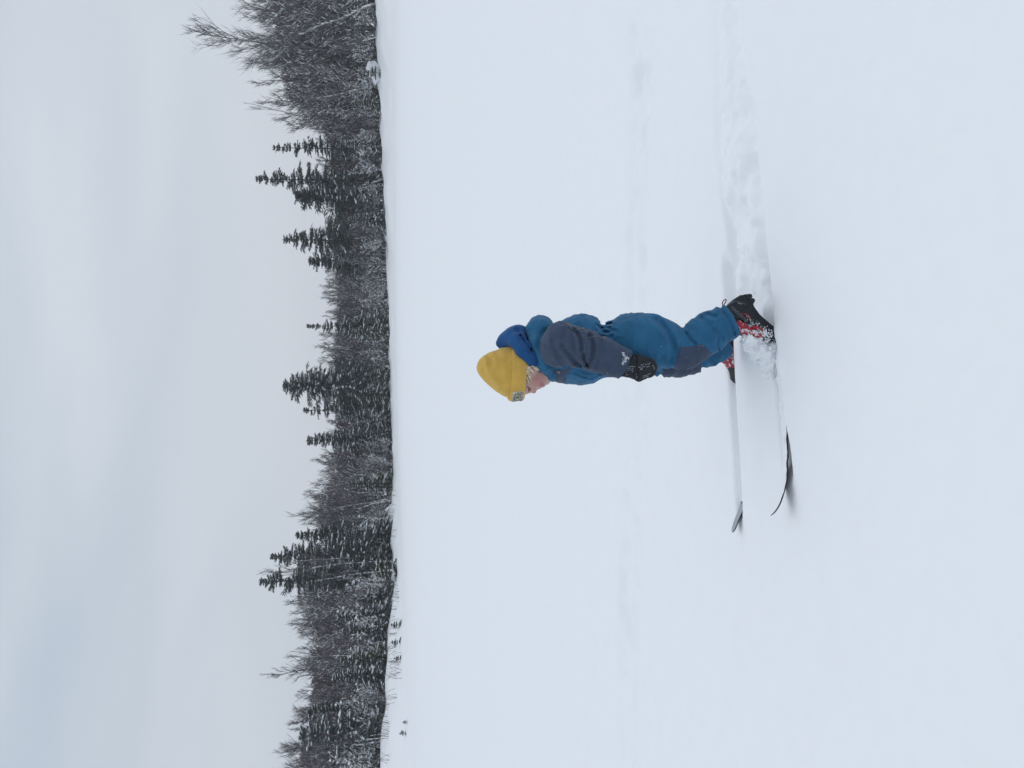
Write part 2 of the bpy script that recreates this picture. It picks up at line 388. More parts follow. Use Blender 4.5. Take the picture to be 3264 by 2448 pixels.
def ground_z(x, y, detail=True):
    x = np.asarray(x, float); y = np.asarray(y, float)
    P = np.stack([x, y, np.zeros_like(x)], 1)
    py = px_to_py(x, y); D = tab(T_DIST, py); w = tab(T_BANK, py)
    lump = fbm(P, 2.6, 31, 2) * 0.9 + fbm(P, 0.9, 37, 1) * 0.35
    k = sstep(0, 1, (y + lump - (D - w)) / w) * (y > 0)
    bz = np.interp(py, _pys, _bz)
    z = GZ + (bz - GZ) * k + k * (0.13 * fbm(P, 1.5, 5, 3)) + np.maximum(y - D, 0) * 0.012
    far = sstep(4, 30, np.hypot(x, y))
    S = P * np.array([0.35, 1, 1])
    z = z + fbm(S, 4.0, 3, 3) * (0.007 + 0.028 * far) * (1 - 0.5 * k)
    if not detail: return z
    nearm = (np.abs(x) < 7) & (y > 0.5) & (y < 9)
    q = np.where(nearm)[0]
    if len(q):
        X, Y = x[q], y[q]; Pq = P[q]
        dz = 0.0030 * fbm(Pq * np.array([.5, 1, 1]), 0.30, 8, 3)
        # older pair of tracks, half filled
        wob = 0.02 * fbm(Pq, 0.35, 14, 2)
        soft = 0.55 + 0.45 * fbm(Pq, 1.1, 15, 2)
        for T, dep in ((OLD_A, .042), (OLD_B, .034)):
            dd = dist2(X, Y + wob, T)
            dz -= dep * np.clip(soft, 0.15, 1) * np.exp(-(dd / 0.040) ** 2)
        dd = np.minimum(dist2(X, Y, OLD_A), dist2(X, Y, OLD_B))
        dz += np.exp(-(dd / 0.16) ** 2) * 0.012 * fbm(Pq, 0.12, 16, 2)
        for (a, b, r, dep) in PITS:
            dz -= 3.0 * dep * np.exp(-(((X - a) / (r * 1.3)) ** 2 + ((Y - b) / r) ** 2) ** 1.5)
        # grooves under and behind the skis
        wb2 = 0.008 * fbm(Pq, 0.15, 18, 2)
        dn = dist2(X, Y + wb2, TR_NEAR); fade = 1 - 0.4 * sstep(1.0, 2.2, X)
        dz -= fade * 0.045 * np.exp(-(dn / (0.040 + 0.035 * sstep(.4, 1.4, X))) ** (4 - 2 * sstep(.5, 1.2, X)))
        dfar = dist2(X, Y + wb2, TR_FAR); fade2 = (1 - 0.55 * sstep(0.45, 0.9, X)) * (1 - 0.35 * sstep(1.2, 2, X))
        dz -= fade2 * 0.036 * np.exp(-(dfar / (0.022 + .02 * sstep(.6, 1.4, X))) ** (4 - 2 * sstep(.6, 1.2, X)))
        # churned snow between the trails
        xs = np.clip(X, NB[0], 4)
        yn = np.interp(xs, [p[0] for p in TR_NEAR], [p[1] for p in TR_NEAR]); yf = np.interp(xs, [p[0] for p in TR_FAR], [p[1] for p in TR_FAR])
        tt = (Y - yn) / np.maximum(yf - yn, 0.05)
        m = sstep(-0.1, 0.12, tt) * (1 - sstep(0.85, 1.15, tt)) * sstep(0.16, 0.34, X) * (1 - 0.55 * sstep(0.8, 1.8, X))
        dz += m * (-0.016 + 0.026 * fbm(Pq, 0.13, 19, 3) + 0.012 * np.maximum(0, fbm(Pq, 0.05, 23, 2)))
        # far ski groove: walls stand a little over the ski
        s = (X - FB[0]) * fd[0] + (Y - FB[1]) * fd[1]; l = -(X - FB[0]) * fd[1] + (Y - FB[1]) * fd[0] + wb2 * 0.4
        along = sstep(-0.55, -0.45, s) * (1 - sstep(0.50, 0.60, s))
        dz += (FZ - GZ) * sstep(-1.1, -0.5, s) * (1 - sstep(0.6, 1.1, s)) * np.exp(-(l / 0.20) ** 2)
        dz -= along * 0.050 * np.exp(-(l / 0.027) ** 6)
        dz += along * 0.004 * np.exp(-((np.abs(l) - 0.055) / 0.02) ** 2)
        s = (X - NB[0]) * nd[0] + (Y - NB[1]) * nd[1]; l = -(X - NB[0]) * nd[1] + (Y - NB[1]) * nd[0] + wb2 * 0.3
        along = sstep(-0.30, -0.12, s) * (1 - sstep(0.46, 0.58, s))
        dz -= along * 0.034 * np.exp(-(l / 0.034) ** 6)
        dz -= sstep(0.36, 0.5, s) * (1 - sstep(0.60, 0.72, s)) * 0.004 * np.exp(-((l - 0.015) / 0.035) ** 2)   # hollow below the raised tip (camera side is +l)
        dz += sstep(-0.1, 0.05, s) * (1 - sstep(0.25, 0.45, s)) * 0.012 * np.exp(-((l - 0.055) / 0.025) ** 2) * (1 + 0.6 * fbm(Pq, 0.06, 41, 2))
        z[q] += dz
    return z
def axis(fine_lo, fine_hi, step, lo, hi, grow=1.16, cap=40):
    a = list(np.arange(fine_lo, fine_hi + 1e-6, step))
    s = step
    while a[-1] < hi: s = min(s * grow, cap); a.append(a[-1] + s)
    s = step; b = []
    c = fine_lo
    while c > lo: s = min(s * grow, cap); c -= s; b.append(c)
    return np.array(b[::-1] + a)
def fill(a, lo, hi, mx):
    o = [a[0]]
    for i in range(1, len(a)):
        g = a[i] - a[i - 1]
        if a[i] > lo and a[i - 1] < hi and g > mx:
            k = int(math.ceil(g / mx)); o += list(np.linspace(a[i - 1], a[i], k + 1)[1:])
        else: o.append(a[i])
    return np.array(o)
ax = fill(axis(-0.75, 1.75, 0.008, -220, 220, 1.05), -48, 48, 0.45)
ay = fill(axis(2.72, 3.62, 0.0075, -25, 300, 1.035), 42, 96, 0.5)
gx, gy = np.meshgrid(ax, ay)
gz = ground_z(gx.ravel(), gy.ravel())
nx, ny = len(ax), len(ay)
ii = np.arange(nx * ny).reshape(ny, nx)
Fg = np.stack([ii[:-1, :-1], ii[:-1, 1:], ii[1:, 1:], ii[1:, :-1]], -1).reshape(-1, 4)
ground = link('snow_field', mesh_data('snow_field', np.stack([gx.ravel(), gy.ravel(), gz], 1), Fg, M_SNOW))
ground['kind'] = 'structure'
print('ground quads', len(Fg))
# ------------------------------------------------------------------ trees
def tubes(segs, sides=3):
    """segs (n,8): p0, p1, r0, r1 -> prisms"""
    s = np.asarray(segs, float)
    a, b, ra, rb = s[:, :3], s[:, 3:6], s[:, 6], s[:, 7]
    d = b - a; d /= np.maximum(np.linalg.norm(d, axis=1, keepdims=True), 1e-9)
    ref = np.where(np.abs(d[:, 2:3]) > 0.9, np.array([[1.0, 0, 0]]), np.array([[0, 0, 1.0]]))
    e1 = np.cross(d, ref); e1 /= np.linalg.norm(e1, axis=1, keepdims=True); e2 = np.cross(d, e1)
    V = np.zeros((len(s), 2 * sides, 3))
    for k in range(sides):
        an = 2 * math.pi * k / sides
        o = e1 * math.cos(an) + e2 * math.sin(an)
        V[:, k] = a + o * ra[:, None]; V[:, sides + k] = b + o * rb[:, None]
    base = (np.arange(len(s)) * 2 * sides)[:, None]
    F = np.concatenate([base + np.array([[k, (k + 1) % sides, sides + (k + 1) % sides, sides + k]]) for k in range(sides)])
    return V.reshape(-1, 3), F
_oc = np.array([(1, 0, 0), (0.3, 0.8, 0), (-0.6, 0.7, 0), (-1, 0, 0), (-0.4, -0.8, 0), (0.5, -0.7, 0), (0.05, 0, 1), (0, 0, -0.35)], float)
_of = np.array([(0, 1, 6), (1, 2, 6), (2, 3, 6), (3, 4, 6), (4, 5, 6), (5, 0, 6), (1, 0, 7), (2, 1, 7), (3, 2, 7), (4, 3, 7), (5, 4, 7), (0, 5, 7)])
def blobs(C, S, yaw, jit=0.15, rng=RNG):
    """small snow pads: centre, (sx,sy,sz), yaw"""
    C = np.asarray(C, float); S = np.asarray(S, float); yaw = np.asarray(yaw, float)
    v = _oc[None] * S[:, None, :]
    v = v * (1 + jit * rng.standard_normal((len(C), len(_oc), 1)))
    c, s = np.cos(yaw)[:, None], np.sin(yaw)[:, None]
    x = v[..., 0] * c - v[..., 1] * s; y = v[..., 0] * s + v[..., 1] * c
    V = np.stack([x, y, v[..., 2]], -1) + C[:, None]
    F = (np.arange(len(C)) * len(_oc))[:, None, None] + _of[None]
    return V.reshape(-1, 3), F.reshape(-1, 3)
def bare_segments(seed, stems=1, n1=20, n2=6, n3=4, spread=0.42, low=0.2, lean=0.05, fork=None, H=10.0, thick=1.0):
    rnd = random.Random(seed)
    trunk, twig = [], []
    def grow(p, d, L, r, lev, nseg):
        pts = [p]; step = L / nseg
        for k in range(nseg):
            j = 0.10 if lev == 0 else 0.22
            d = (d + Vector((rnd.gauss(0, j), rnd.gauss(0, j), rnd.gauss(0, j * 0.5) + (0.03, 0.16, 0.24, 0.3)[lev]))).normalized()
            q = p + d * step
            r0_ = r * (1 - k / nseg * 0.8); r1_ = r * (1 - (k + 1) / nseg * 0.8)
            (trunk if lev == 0 else twig).append((*p, *q, r0_, r1_, lev))
            p = q; pts.append(p)
        return pts
    def side(d, ang):
        a = rnd.uniform(0, 2 * math.pi)
        s = Vector((math.cos(a), math.sin(a), rnd.uniform(-0.1, 0.3)))
        return (d * math.cos(ang) + s * math.sin(ang)).normalized()
    def along(pts, t):
        x = t * (len(pts) - 1); i = min(int(x), len(pts) - 2); f = x - i
        return pts[i].lerp(pts[i + 1], f), (pts[i + 1] - pts[i]).normalized()
    for s in range(stems):
        a = rnd.uniform(0, 6.28); off = 0.0 if stems == 1 else rnd.uniform(0.05, 0.35)
        d0 = Vector((rnd.gauss(0, lean), rnd.gauss(0, lean), 1)) if stems == 1 else Vector((math.cos(a) * 0.18, math.sin(a) * 0.18, 1))
        hh = H * (1 if s == 0 else rnd.uniform(0.6, 0.95))
        tp = grow(Vector((math.cos(a) * off, math.sin(a) * off, -0.2)), d0.normalized(), hh * 0.97, 0.075 * thick * (0.8 if stems > 1 else 1), 0, 9)
        m1 = max(6, int(n1 / (1 if stems == 1 else 1.6)))
        for i in range(m1):
            t = low + (0.97 - low) * (i + rnd.random()) / m1
            p, d = along(tp, t)
            L1 = hh * spread * (1 - t * 0.72) * rnd.uniform(0.6, 1.1)
            b1 = grow(p, side(d, rnd.uniform(0.4, 0.85)), L1, 0.028 * thick, 1, 4)
            for _ in range(n2):
                p2, d2 = along(b1, rnd.uniform(0.2, 1))
                b2 = grow(p2, side(d2, rnd.uniform(0.3, 0.75)), L1 * rnd.uniform(0.3, 0.6), 0.015 * thick, 2, 2)
                for _ in range(n3):
                    p3, d3 = along(b2, rnd.uniform(0.1, 1))
                    grow(p3, side(d3, rnd.uniform(0.2, 0.7)), L1 * rnd.uniform(0.2, 0.42), 0.0095 * thick, 3, 1)
    return np.array(trunk), np.array(twig)
def bare_meshes(name, seed, snow=0.25, tw=M_TWIG, bk=M_BARK, big=0.5, **kw):
    tr, twg = bare_segments(seed, **kw)
    rng = np.random.default_rng(seed)
    mt = mesh_data(name + '_trunk', *tubes(tr[:, :8], 6), bk)
    mc = mesh_data(name + '_crown', *tubes(twg[:, :8], 3), tw, False)
    # snow lying on the flatter twigs and in forks
    allb = twg
    d = allb[:, 3:6] - allb[:, :3]; L = np.linalg.norm(d, axis=1); flat = 1 - np.abs(d[:, 2]) / np.maximum(L, 1e-6)
    pr = 1.45 * snow * (0.35 + flat) * np.where(allb[:, 8] == 1, 1.5, 1.0) * np.where(allb[:, 8] == 3, 0.6, 1) * np.clip(1.25 - (allb[:, 2] / kw.get('H', 10.0)), 0.12, 1)
    k = rng.random(len(allb)) < pr
    a = allb[k]; dd = d[k]
    C = (a[:, :3] + a[:, 3:6]) / 2; C[:, 2] += a[:, 6] + 0.008
    ln = np.minimum(L[k] * 0.5, 0.22); w = rng.uniform(0.022, 0.065, len(a)); t = rng.uniform(0.025, 0.06, len(a))
    lump = rng.random(len(a)) < big * 0.22
    ln = np.where(lump, rng.uniform(0.06, 0.16, len(a)), ln); w = np.where(lump, ln * 0.8, w); t = np.where(lump, ln * 0.7, t)
    V, F = blobs(C, np.stack([ln, w, t], 1), np.arctan2(dd[:, 1], dd[:, 0]), 0.2, rng)
    # tilt pads with their twig
    sl = np.repeat(np.clip(dd[:, 2] / np.maximum(np.hypot(dd[:, 0], dd[:, 1]), 0.15), -1.2, 1.2) * ~lump, len(_oc))
    cc = np.repeat(C, len(_oc), 0); yw = np.repeat(np.arctan2(dd[:, 1], dd[:, 0]), len(_oc))
    V[:, 2] += ((V[:, 0] - cc[:, 0]) * np.cos(yw) + (V[:, 1] - cc[:, 1]) * np.sin(yw)) * sl
    ms = mesh_data(name + '_snow', V, F, M_TSNOW, True)
    return mt, mc, ms
def put(name, meshes, loc, scale, rz, label, cat='tree', group=None, names=('trunk', 'crown', 'snow', 'fork')):
    e = empty(name, loc, label, cat, group); e.scale = scale; e.rotation_euler = (0, 0, rz)
    for nme, me in zip(names, meshes):
        o = link(nme, me, e)
        if nme in ('crown', 'snow'): o['kind'] = 'stuff'
    return e
def spot(py, back=0.0):
    """ground point behind the shore at picture row py"""
    r = ray(float(tab(T_BASE, py)), py)
    Y = float(tab(T_DIST, py)) + back; X = r[0] / r[1] * Y
    return np.array([X, Y, float(ground_z(np.array([X]), np.array([Y]), False)[0])])
def top_h(px, py, p):
    r = ray(px, py); return CAM[2] + r[2] / r[1] * p[1] - p[2]

VAR = [bare_meshes('bare', 100 + i, snow=sn, tw=t, bk=b, **kw) for i, (sn, t, b, kw) in enumerate([
    (0.24, M_TWIG, M_BARK, dict(n1=30, n2=8, n3=5)),
    (0.28, M_TWIG, M_BARK, dict(stems=3, n1=28, n2=7, n3=5, spread=0.36)),
    (0.34, M_TWIG2, M_BARK, dict(n1=28, n2=8, n3=5, low=0.12, spread=0.36)),
    (0.26, M_TWIG, M_BARK, dict(stems=2, n1=28, n2=7, n3=5, spread=0.38)),
    (0.34, M_TWIG2, M_PALE, dict(n1=28, n2=8, n3=5, spread=0.40, low=0.25)),
    (0.28, M_TWIG, M_BARK, dict(stems=4, n1=28, n2=7, n3=5, spread=0.34, low=0.1))])]
BUSH = [bare_meshes('brush', 200 + i, snow=sn, tw=t, big=1.0, H=3.2, thick=0.75, n1=22, n2=6, n3=4, spread=0.5, low=0.03, stems=5)
        for i, (sn, t) in enumerate([(0.42, M_TWIG), (0.58, M_TWIG2), (0.46, M_TWIG)])]

rng = np.random.default_rng(77)
def place_bare(py, back, frac, var, wide, label, group, bush=False, hset=None, jt=10):
    label = label + ' ' + near_lm(py); group = group + ' by ' + near_lm(py)
    p = spot(py, back); H = top_h(float(tab(T_TOP, py)) + rng.uniform(-jt, jt), py, p) * frac
    if hset: H = hset
    src = (BUSH if bush else VAR)[var]; H0 = 3.2 if bush else 10.0
    put('shrub' if bush else 'bare_tree', src, p, (H / H0 * wide, H / H0 * wide, H / H0), rng.uniform(0, 6.28), label, 'shrub' if bush else 'tree', group)
LM = [(20, 'the thick leaning snow plastered trunk'), (185, 'the tallest forked bare tree'), (290, 'the slim pale slanted trunk'), (409, 'the needle straight sapling'), (479, 'the thin ragged spruce'), (579, 'the tallest slim spruce'), (635, 'the flat topped conifer'), (768, 'the uneven boughed spruce'), (850, 'the short dark bushy conifer'), (1039, 'the snowy spire spruce'), (1227, 'the broad rounded cone spruce'), (1303, 'the smaller thin spruce'), (1398, 'the double tipped spruce'), (1575, 'the straight pale birch trunk'), (1758, 'the snow pillowed spruce'), (1834, 'the tall dark spruce'), (1985, 'the small dark seedling'), (2095, 'the thin straight white stem'), (2256, 'the stubby round topped conifer'), (2329, 'the spruce with two snow mounds'), (2385, 'the three leaning pale trunks')]
def near_lm(py): return min(LM, key=lambda a: abs(a[0] - py))[1]
# skyline row, middle rows, thicket in front
GA = 'bare trees behind the wood edge'
for py in np.arange(-60, 2520, 31):
    place_bare(py + rng.uniform(-9, 9), rng.uniform(3, 7), rng.uniform(0.90, 1.0), rng.integers(0, 6), rng.uniform(0.8, 1.1), 'leafless brown tree deep in the wood behind', GA)
for py in np.arange(-60, 2520, 36):
    place_bare(py + rng.uniform(-12, 12), rng.uniform(9, 15), rng.uniform(0.78, 0.96), rng.integers(0, 6), rng.uniform(0.9, 1.2), 'leafless brown tree deep in the wood behind', GA)
GB = 'snow flecked bare trees along the wood edge'
for py in np.arange(-40, 2500, 34):
    place_bare(py + rng.uniform(-10, 10), rng.uniform(0.6, 2.5), rng.uniform(0.52, 0.86), rng.integers(0, 6), rng.uniform(0.9, 1.2), 'leafless snow flecked tree at the wood edge near', GB)
GC = 'snow dotted shrubs under the trees'
for py in np.arange(-40, 2500, 24):
    place_bare(py + rng.uniform(-10, 10), rng.uniform(0.0, 3.0), 1, rng.integers(0, 3), rng.uniform(0.95, 1.3), 'low leafless shrub dotted with snow at the foot of', GC, True, rng.uniform(2.2, 4.2))
# the deep wood behind reads as one mass
sg = []
for _ in range(15000):
    py = rng.uniform(-150, 2600); bk = rng.uniform(3, 26); 
    Y = float(np.interp(py, T_DIST[:, 0], T_DIST[:, 1])) + bk; X = (1224 - py) / FPX * 0.99 * Y
    H = float(np.interp(py, T_BASE[:, 0], T_BASE[:, 1]) - np.interp(py, T_TOP[:, 0], T_TOP[:, 1])) / FPX * Y * 0.74
    z = rng.uniform(0, 1) ** 0.9 * H; L = rng.uniform(0.6, 1.9)
    a = rng.uniform(0, 6.28); e = rng.uniform(0.5, 1.45)
    bz = float(np.interp(py, _pys, _bz)) + bk * 0.012
    dx, dy, dz_ = math.cos(a) * math.cos(e), math.sin(a) * math.cos(e), math.sin(e)
    sg.append((X, Y, bz + z - 0.6, X + dx * L, Y + dy * L, bz + min(z + dz_ * L, H) - 0.3, 0.045, 0.03))
wood = link('deep_wood', mesh_data('deep_wood', *tubes(sg, 3), M_TWIG, False))
tag(wood, 'dark tangle of branches deep inside the far wood', 'wood', kind='stuff')

# ---- spruces
def spruce_meshes(name, seed, H, R, snow=0.4, power=0.85, low=0.04, droop=0.35, dens=1.0, needles=M_NEEDLE, tips=1, ragged=0.25, oneside=0.0):
    rnd = np.random.default_rng(seed)
    trunk = []; q = []; f4 = []; sC, sS, sY = [], [], []
    xs = [0.0] if tips == 1 else [-0.22, 0.22]
    for x0_ in xs[:1]:
        for k in range(8):
            trunk.append((0, 0, -0.3 + H * k / 8, 0, 0, -0.3 + H * (k + 1) / 8 + 0.01, 0.012 * H * (1 - k / 8.3) + 0.015, 0.012 * H * (1 - (k + 1) / 8.3) + 0.015))
    nv = 0
    def blade(p, d, L, w, sag):
        nonlocal nv
        d = d / np.linalg.norm(d)
        s = np.cross(d, [0, 0, 1.0]); s /= max(np.linalg.norm(s), 1e-6)
        u = np.cross(s, d)
        tip = p + d * L + np.array([0, 0, -sag])
        mid = p + d * L * 0.45 + np.array([0, 0, -sag * 0.3])
        for e in (s * w, u * w * 0.9 - np.array([0, 0, w * 0.3])):
            q.extend([p, mid + e, tip, mid - e]); f4.append((nv, nv + 1, nv + 2, nv + 3)); nv += 4
    for k_ in range(14):                                  # needles up the leader
        blade(np.array([0, 0, H * (0.86 + 0.13 * k_ / 14)]), np.array([rnd.normal(0, .5), rnd.normal(0, .5), 1.0]), 0.22, 0.05, 0)
    nwh = int(H * 4.2 * dens)
    for w_ in range(nwh):
        fq = min(max((w_ + rnd.random() * 1.6 - .3) / nwh, 0), 1); t = low + (0.985 - low) * (1 - (1 - fq) ** 1.4); t = min(max(t, low), .99)
        Rz = R * ((1 - t) ** power) * (1 if t > low + 0.1 else 0.85) * (1 + .22 * math.sin(w_ * 1.7 + seed)) + 0.15
        nb = int(6 + 4 * (1 - t))
        for b in range(nb):
            a = rnd.uniform(0, 6.28)
            L = Rz * rnd.uniform(max(0.15, 1 - ragged * 2.2), 1 + ragged)
            if oneside and math.cos(a) < 0: L *= 1 - oneside * 0.6
            lift = 0.40 * t - 0.10 + rnd.normal(0, 0.16)
            dirh = np.array([math.cos(a), math.sin(a), 0])
            pts = []
            xo = xs[rnd.integers(0, len(xs))] * max(0, (t - 0.72) / 0.28) if tips == 2 else 0
            for s_ in range(5):
                u_ = s_ / 4
                zz = t * H + L * (lift * u_ - droop * u_ * u_ * (1.1 - 0.6 * t) + 0.10 * u_ ** 3)
                pts.append(np.array([xo, 0, zz]) + dirh * L * u_)
            for s_ in range(4):
                d = pts[s_ + 1] - pts[s_]
                wd = min(0.085, 0.04 + 0.04 * L) * (1.1 - 0.4 * s_ / 4)
                blade(pts[s_], d, np.linalg.norm(d) * 1.35, wd * 0.8, 0.03)
                if True:
                    for sd_ in (-1, 1, -1, 1, -1, 1):
                        an = a + sd_ * rnd.uniform(0.4, 1.15)
                        dd = np.array([math.cos(an), math.sin(an), rnd.uniform(-0.45, -0.05)])
                        l2 = max(0.16, L * rnd.uniform(0.26, 0.48)) * (1.15 - 0.5 * s_ / 4)
                        blade(pts[s_] + d * rnd.random() * 0.6, dd, l2, wd * rnd.uniform(0.5, 0.9), l2 * 0.15)
            if rnd.random() < snow * 1.15:
                for _ in range(rnd.integers(3, 9)):
                    u_ = rnd.uniform(0.3, 0.95); x_ = u_ * 4; i = min(int(x_), 3)
                    p = pts[i] + (pts[i + 1] - pts[i]) * (x_ - i)
                    ln = min(L * rnd.uniform(0.08, 0.22), 0.26) + .02
                    sC.append(p + np.array([0, 0, 0.035])); sS.append((ln, max(ln * rnd.uniform(0.4, 0.75), 0.04), max(0.03, ln * rnd.uniform(0.2, 0.38)))); sY.append(a)
    mt = mesh_data(name + '_trunk', *tubes(trunk, 6), M_BARK)
    mc = mesh_data(name + '_crown', np.array(q), np.array(f4), needles, False)
    r = [mt, mc]
    if sC:
        r.append(mesh_data(name + '_snow', *blobs(np.array(sC), np.array(sS), np.array(sY), 0.18, rnd), M_TSNOW))
    if tips == 2: r.append(mesh_data(name + '_fork', *tubes([(0, 0, H * 0.8, 0.3, 0, H * 0.985, 0.03, 0.012)], 6), M_BARK))
    return r
SPR = [  # py, top px, distance behind the edge, crown half width px, options, label
    (479, 866, 2.0, 20, dict(snow=0.46, power=0.7, ragged=0.55, dens=0.8, low=0.3), 'thin ragged spruce with gappy top beside a taller snowy spruce'),
    (579, 810, 1.5, 37, dict(snow=0.86, power=0.75, ragged=0.4), 'tallest slim spruce, snow on its lower boughs, right of the flat top one'),
    (628, 940, 2.5, 40, dict(snow=0.28, power=0.42, ragged=0.3, droop=0.2, low=0.35), 'flat topped dark conifer close against the tallest slim spruce'),
    (768, 899, 1.5, 60, dict(snow=0.42, power=0.8, ragged=0.55, low=0.35, dens=0.75, oneside=0.4), 'dark spruce with long uneven boughs and one big snow lump'),
    (836, 981, 2.0, 33, dict(snow=0.28, power=0.6, droop=0.3, low=0.4), 'short dark bushy conifer right beside the spruce with uneven boughs'),
    (1039, 975, 1.0, 28, dict(snow=0.95, power=1.05, ragged=0.3, dens=1.2), 'slender spire spruce heavily coated in snow among bare brush'),
    (1227, 899, 1.0, 64, dict(snow=0.80, power=0.62, ragged=0.22, droop=0.5, low=0.25, dens=1.25), 'broad rounded cone spruce, the widest in the treeline'),
    (1303, 963, 1.5, 30, dict(snow=0.66, power=0.8, ragged=0.45, dens=0.8), 'smaller thin spruce beside the broad rounded cone spruce'),
    (1398, 974, 1.0, 34, dict(snow=0.95, power=0.8, tips=2, dens=1.2), 'snow covered spruce with a forked double tip'),
    (1695, 938, 2.0, 26, dict(snow=0.39, power=0.6, low=0.3), 'small dark spruce top behind bare twigs by the pale birches'),
    (1758, 858, 1.2, 56, dict(snow=0.95, power=0.85, ragged=0.35, dens=1.2), 'big spruce with bright snow pillows all down one side'),
    (1834, 822, 2.5, 52, dict(snow=0.66, power=0.75, ragged=0.4, low=0.15), 'tall dark spruce rising behind curved pale birch trunks'),
    (2256, 980, 2.0, 28, dict(snow=0.66, power=0.5, low=0.4), 'stubby round topped dark conifer near the three leaning pale trunks'),
    (2329, 952, 0.5, 40, dict(snow=0.73, power=0.55, ragged=0.45), 'very dark low spruce carrying two big snow mounds'),
]
for i, (py, tp, bk, hw, kw, lab) in enumerate(SPR):
    p = spot(py, bk); H = top_h(tp, py, p); R = hw / FPX * p[1] * 1.75
    put('spruce_tree', spruce_meshes('spruce', 300 + i, H, R, **kw), p, (1, 1, 1), 0, lab, 'tree', None)
# young snowy spruces in the front rank
YS = [spruce_meshes('young_spruce', 400 + i, 4.0, r, snow=0.95, power=0.8, ragged=0.3, dens=1.5, droop=0.5, needles=n) for i, (r, n) in enumerate([(1.1, M_NEEDLE), (0.9, M_NEEDLE), (1.2, M_NEEDLE2)])]
for k, (py, tp) in enumerate([(1960, 1075), (2005, 1090), (2095, 1085), (2150, 1060), (2120, 1130), (1255, 1120), (1330, 1100), (1380, 1130), (1540, 1110), (1700, 1090), (1780, 1110), (1060, 1110), (700, 1110), (460, 1100), (330, 1130), (1900, 1120), (2440, 1130), (1200, 1150)]):
    p = spot(py, rng.uniform(-0.4, 0.4)); s = top_h(tp, py, p) / 4.0
    put('young_spruce', YS[k % 3], p, (s, s, s), k * 1.3, 'young spruce bowed under thick snow in front of ' + near_lm(py), 'tree', 'young snow laden spruces by ' + near_lm(py))
# ---- individual bare trees that stand out
def special(py, tp, bk, seed, label, wide=1.0, snow=0.2, name='bare_tree', **kw):
    p = spot(py, bk); H = top_h(tp, py, p)
    kw.setdefault('tw', M_TWIG2)
    put(name, bare_meshes(name, seed, snow=snow, H=H, **kw), p, (wide, wide, 1), 0, label, 'tree')
special(185, 625, 0.8, 501, 'tallest bare tree with forked crown and snow lying along its limbs', 1.0, 0.55, n1=26, n2=8, n3=4, spread=0.36, low=0.3, thick=1.5, big=0.2)
special(409, 757, 1.5, 502, 'thin bare sapling with a needle straight leader above the brush', 0.55, 0.3, n1=22, n2=4, n3=2, spread=0.25, low=0.3)
special(60, 720, 1.0, 503, 'dense dark bare tree just right of the tallest forked one', 1.0, 0.2, n1=30, n2=8, n3=4, spread=0.34, low=0.2, tw=M_TWIG)
special(1665, 888, 2.0, 504, 'wispy bare sapling poking above the pale birches', 0.6, 0.1, n1=18, n2=4, n3=3, spread=0.25, low=0.45)
special(1808, 822, 2.0, 505, 'fine twigged bare tree beside the tall dark spruce', 0.8, 0.2, n1=22, n2=6, n3=4, spread=0.3, low=0.3)
special(2127, 832, 1.5, 506, 'tall sparse bare tree with long thin leader left of the young spruces', 0.8, 0.2, n1=22, n2=6, n3=3, spread=0.32, low=0.4)
# ---- pale birch stems with snow on them: traced stems, each a tree
def birch(pts, r, label, seed, back=0.2, group=None, nbr=16):
    """pts: picture points from foot to top"""
    foot = spot(pts[0][1], back)
    W = [foot + np.array([0, 0, -0.25])] + [at_y(a, b, foot[1] + 0.05 * k) for k, (a, b) in enumerate(pts[1:], 1)]
    W = np.array(W) - foot
    n = len(W); tr = []
    for i in range(n - 1):
        for s_ in range(3):
            a = W[i] + (W[i + 1] - W[i]) * s_ / 3; b = W[i] + (W[i + 1] - W[i]) * (s_ + 1) / 3
            fa = (i + s_ / 3) / (n - 1); fb = (i + (s_ + 1) / 3) / (n - 1)
            tr.append((*a, *b, r * (1 - 0.75 * fa), r * (1 - 0.75 * fb)))
    rd = random.Random(seed); tw = []; C, S, Yw = [], [], []
    for k in range(nbr):
        t = rd.uniform(0.35, 1) * (n - 1); i = min(int(t), n - 2); p = W[i] + (W[i + 1] - W[i]) * (t - i)
        a = rd.uniform(0, 6.28); L = rd.uniform(0.8, 2.2)
        d = np.array([math.cos(a) * 0.6, math.sin(a) * 0.6, 0.9])
        q1 = p + d * L * 0.5; q2 = q1 + np.array([d[0], d[1], d[2] + 0.4]) * L * 0.45
        tw += [(*p, *q1, 0.03, 0.022), (*q1, *q2, 0.022, 0.008)]
        for _ in range(7):
            u_ = rd.random(); s0 = q1 + (q2 - q1) * u_
            e = s0 + np.array([rd.gauss(0, .3), rd.gauss(0, .3), rd.uniform(0.2, 0.8)]) * L * 0.5
            tw.append((*s0, *e, 0.012, 0.006))
    e = empty('birch_tree', foot, label, 'tree', group)
    link('trunk', mesh_data('birch_trunk', *tubes(tr, 7), M_PALE), e)
    o = link('crown', mesh_data('birch_crown', *tubes(tw, 3), M_TWIG2, False), e); o['kind'] = 'stuff'
    # snow plastered along the windward side of the stem
    for i in range(len(tr)):
        a = np.array(tr[i][:3]); b = np.array(tr[i][3:6])
        for _ in range(3):
            if rd.random() < 0.75:
                t = rd.random(); C.append(a + (b - a) * t + np.array([0.02, -tr[i][6] * 0.7, 0.02])); S.append((tr[i][6] * rd.uniform(.8, 1.3), tr[i][6] * 0.6, rd.uniform(0.12, 0.42))); Yw.append(rd.uniform(-0.5, 0.5))
    o = link('snow', mesh_data('birch_snow', *blobs(np.array(C), np.array(S), np.array(Yw), 0.2, np.random.default_rng(seed)), M_TSNOW), e); o['kind'] = 'stuff'
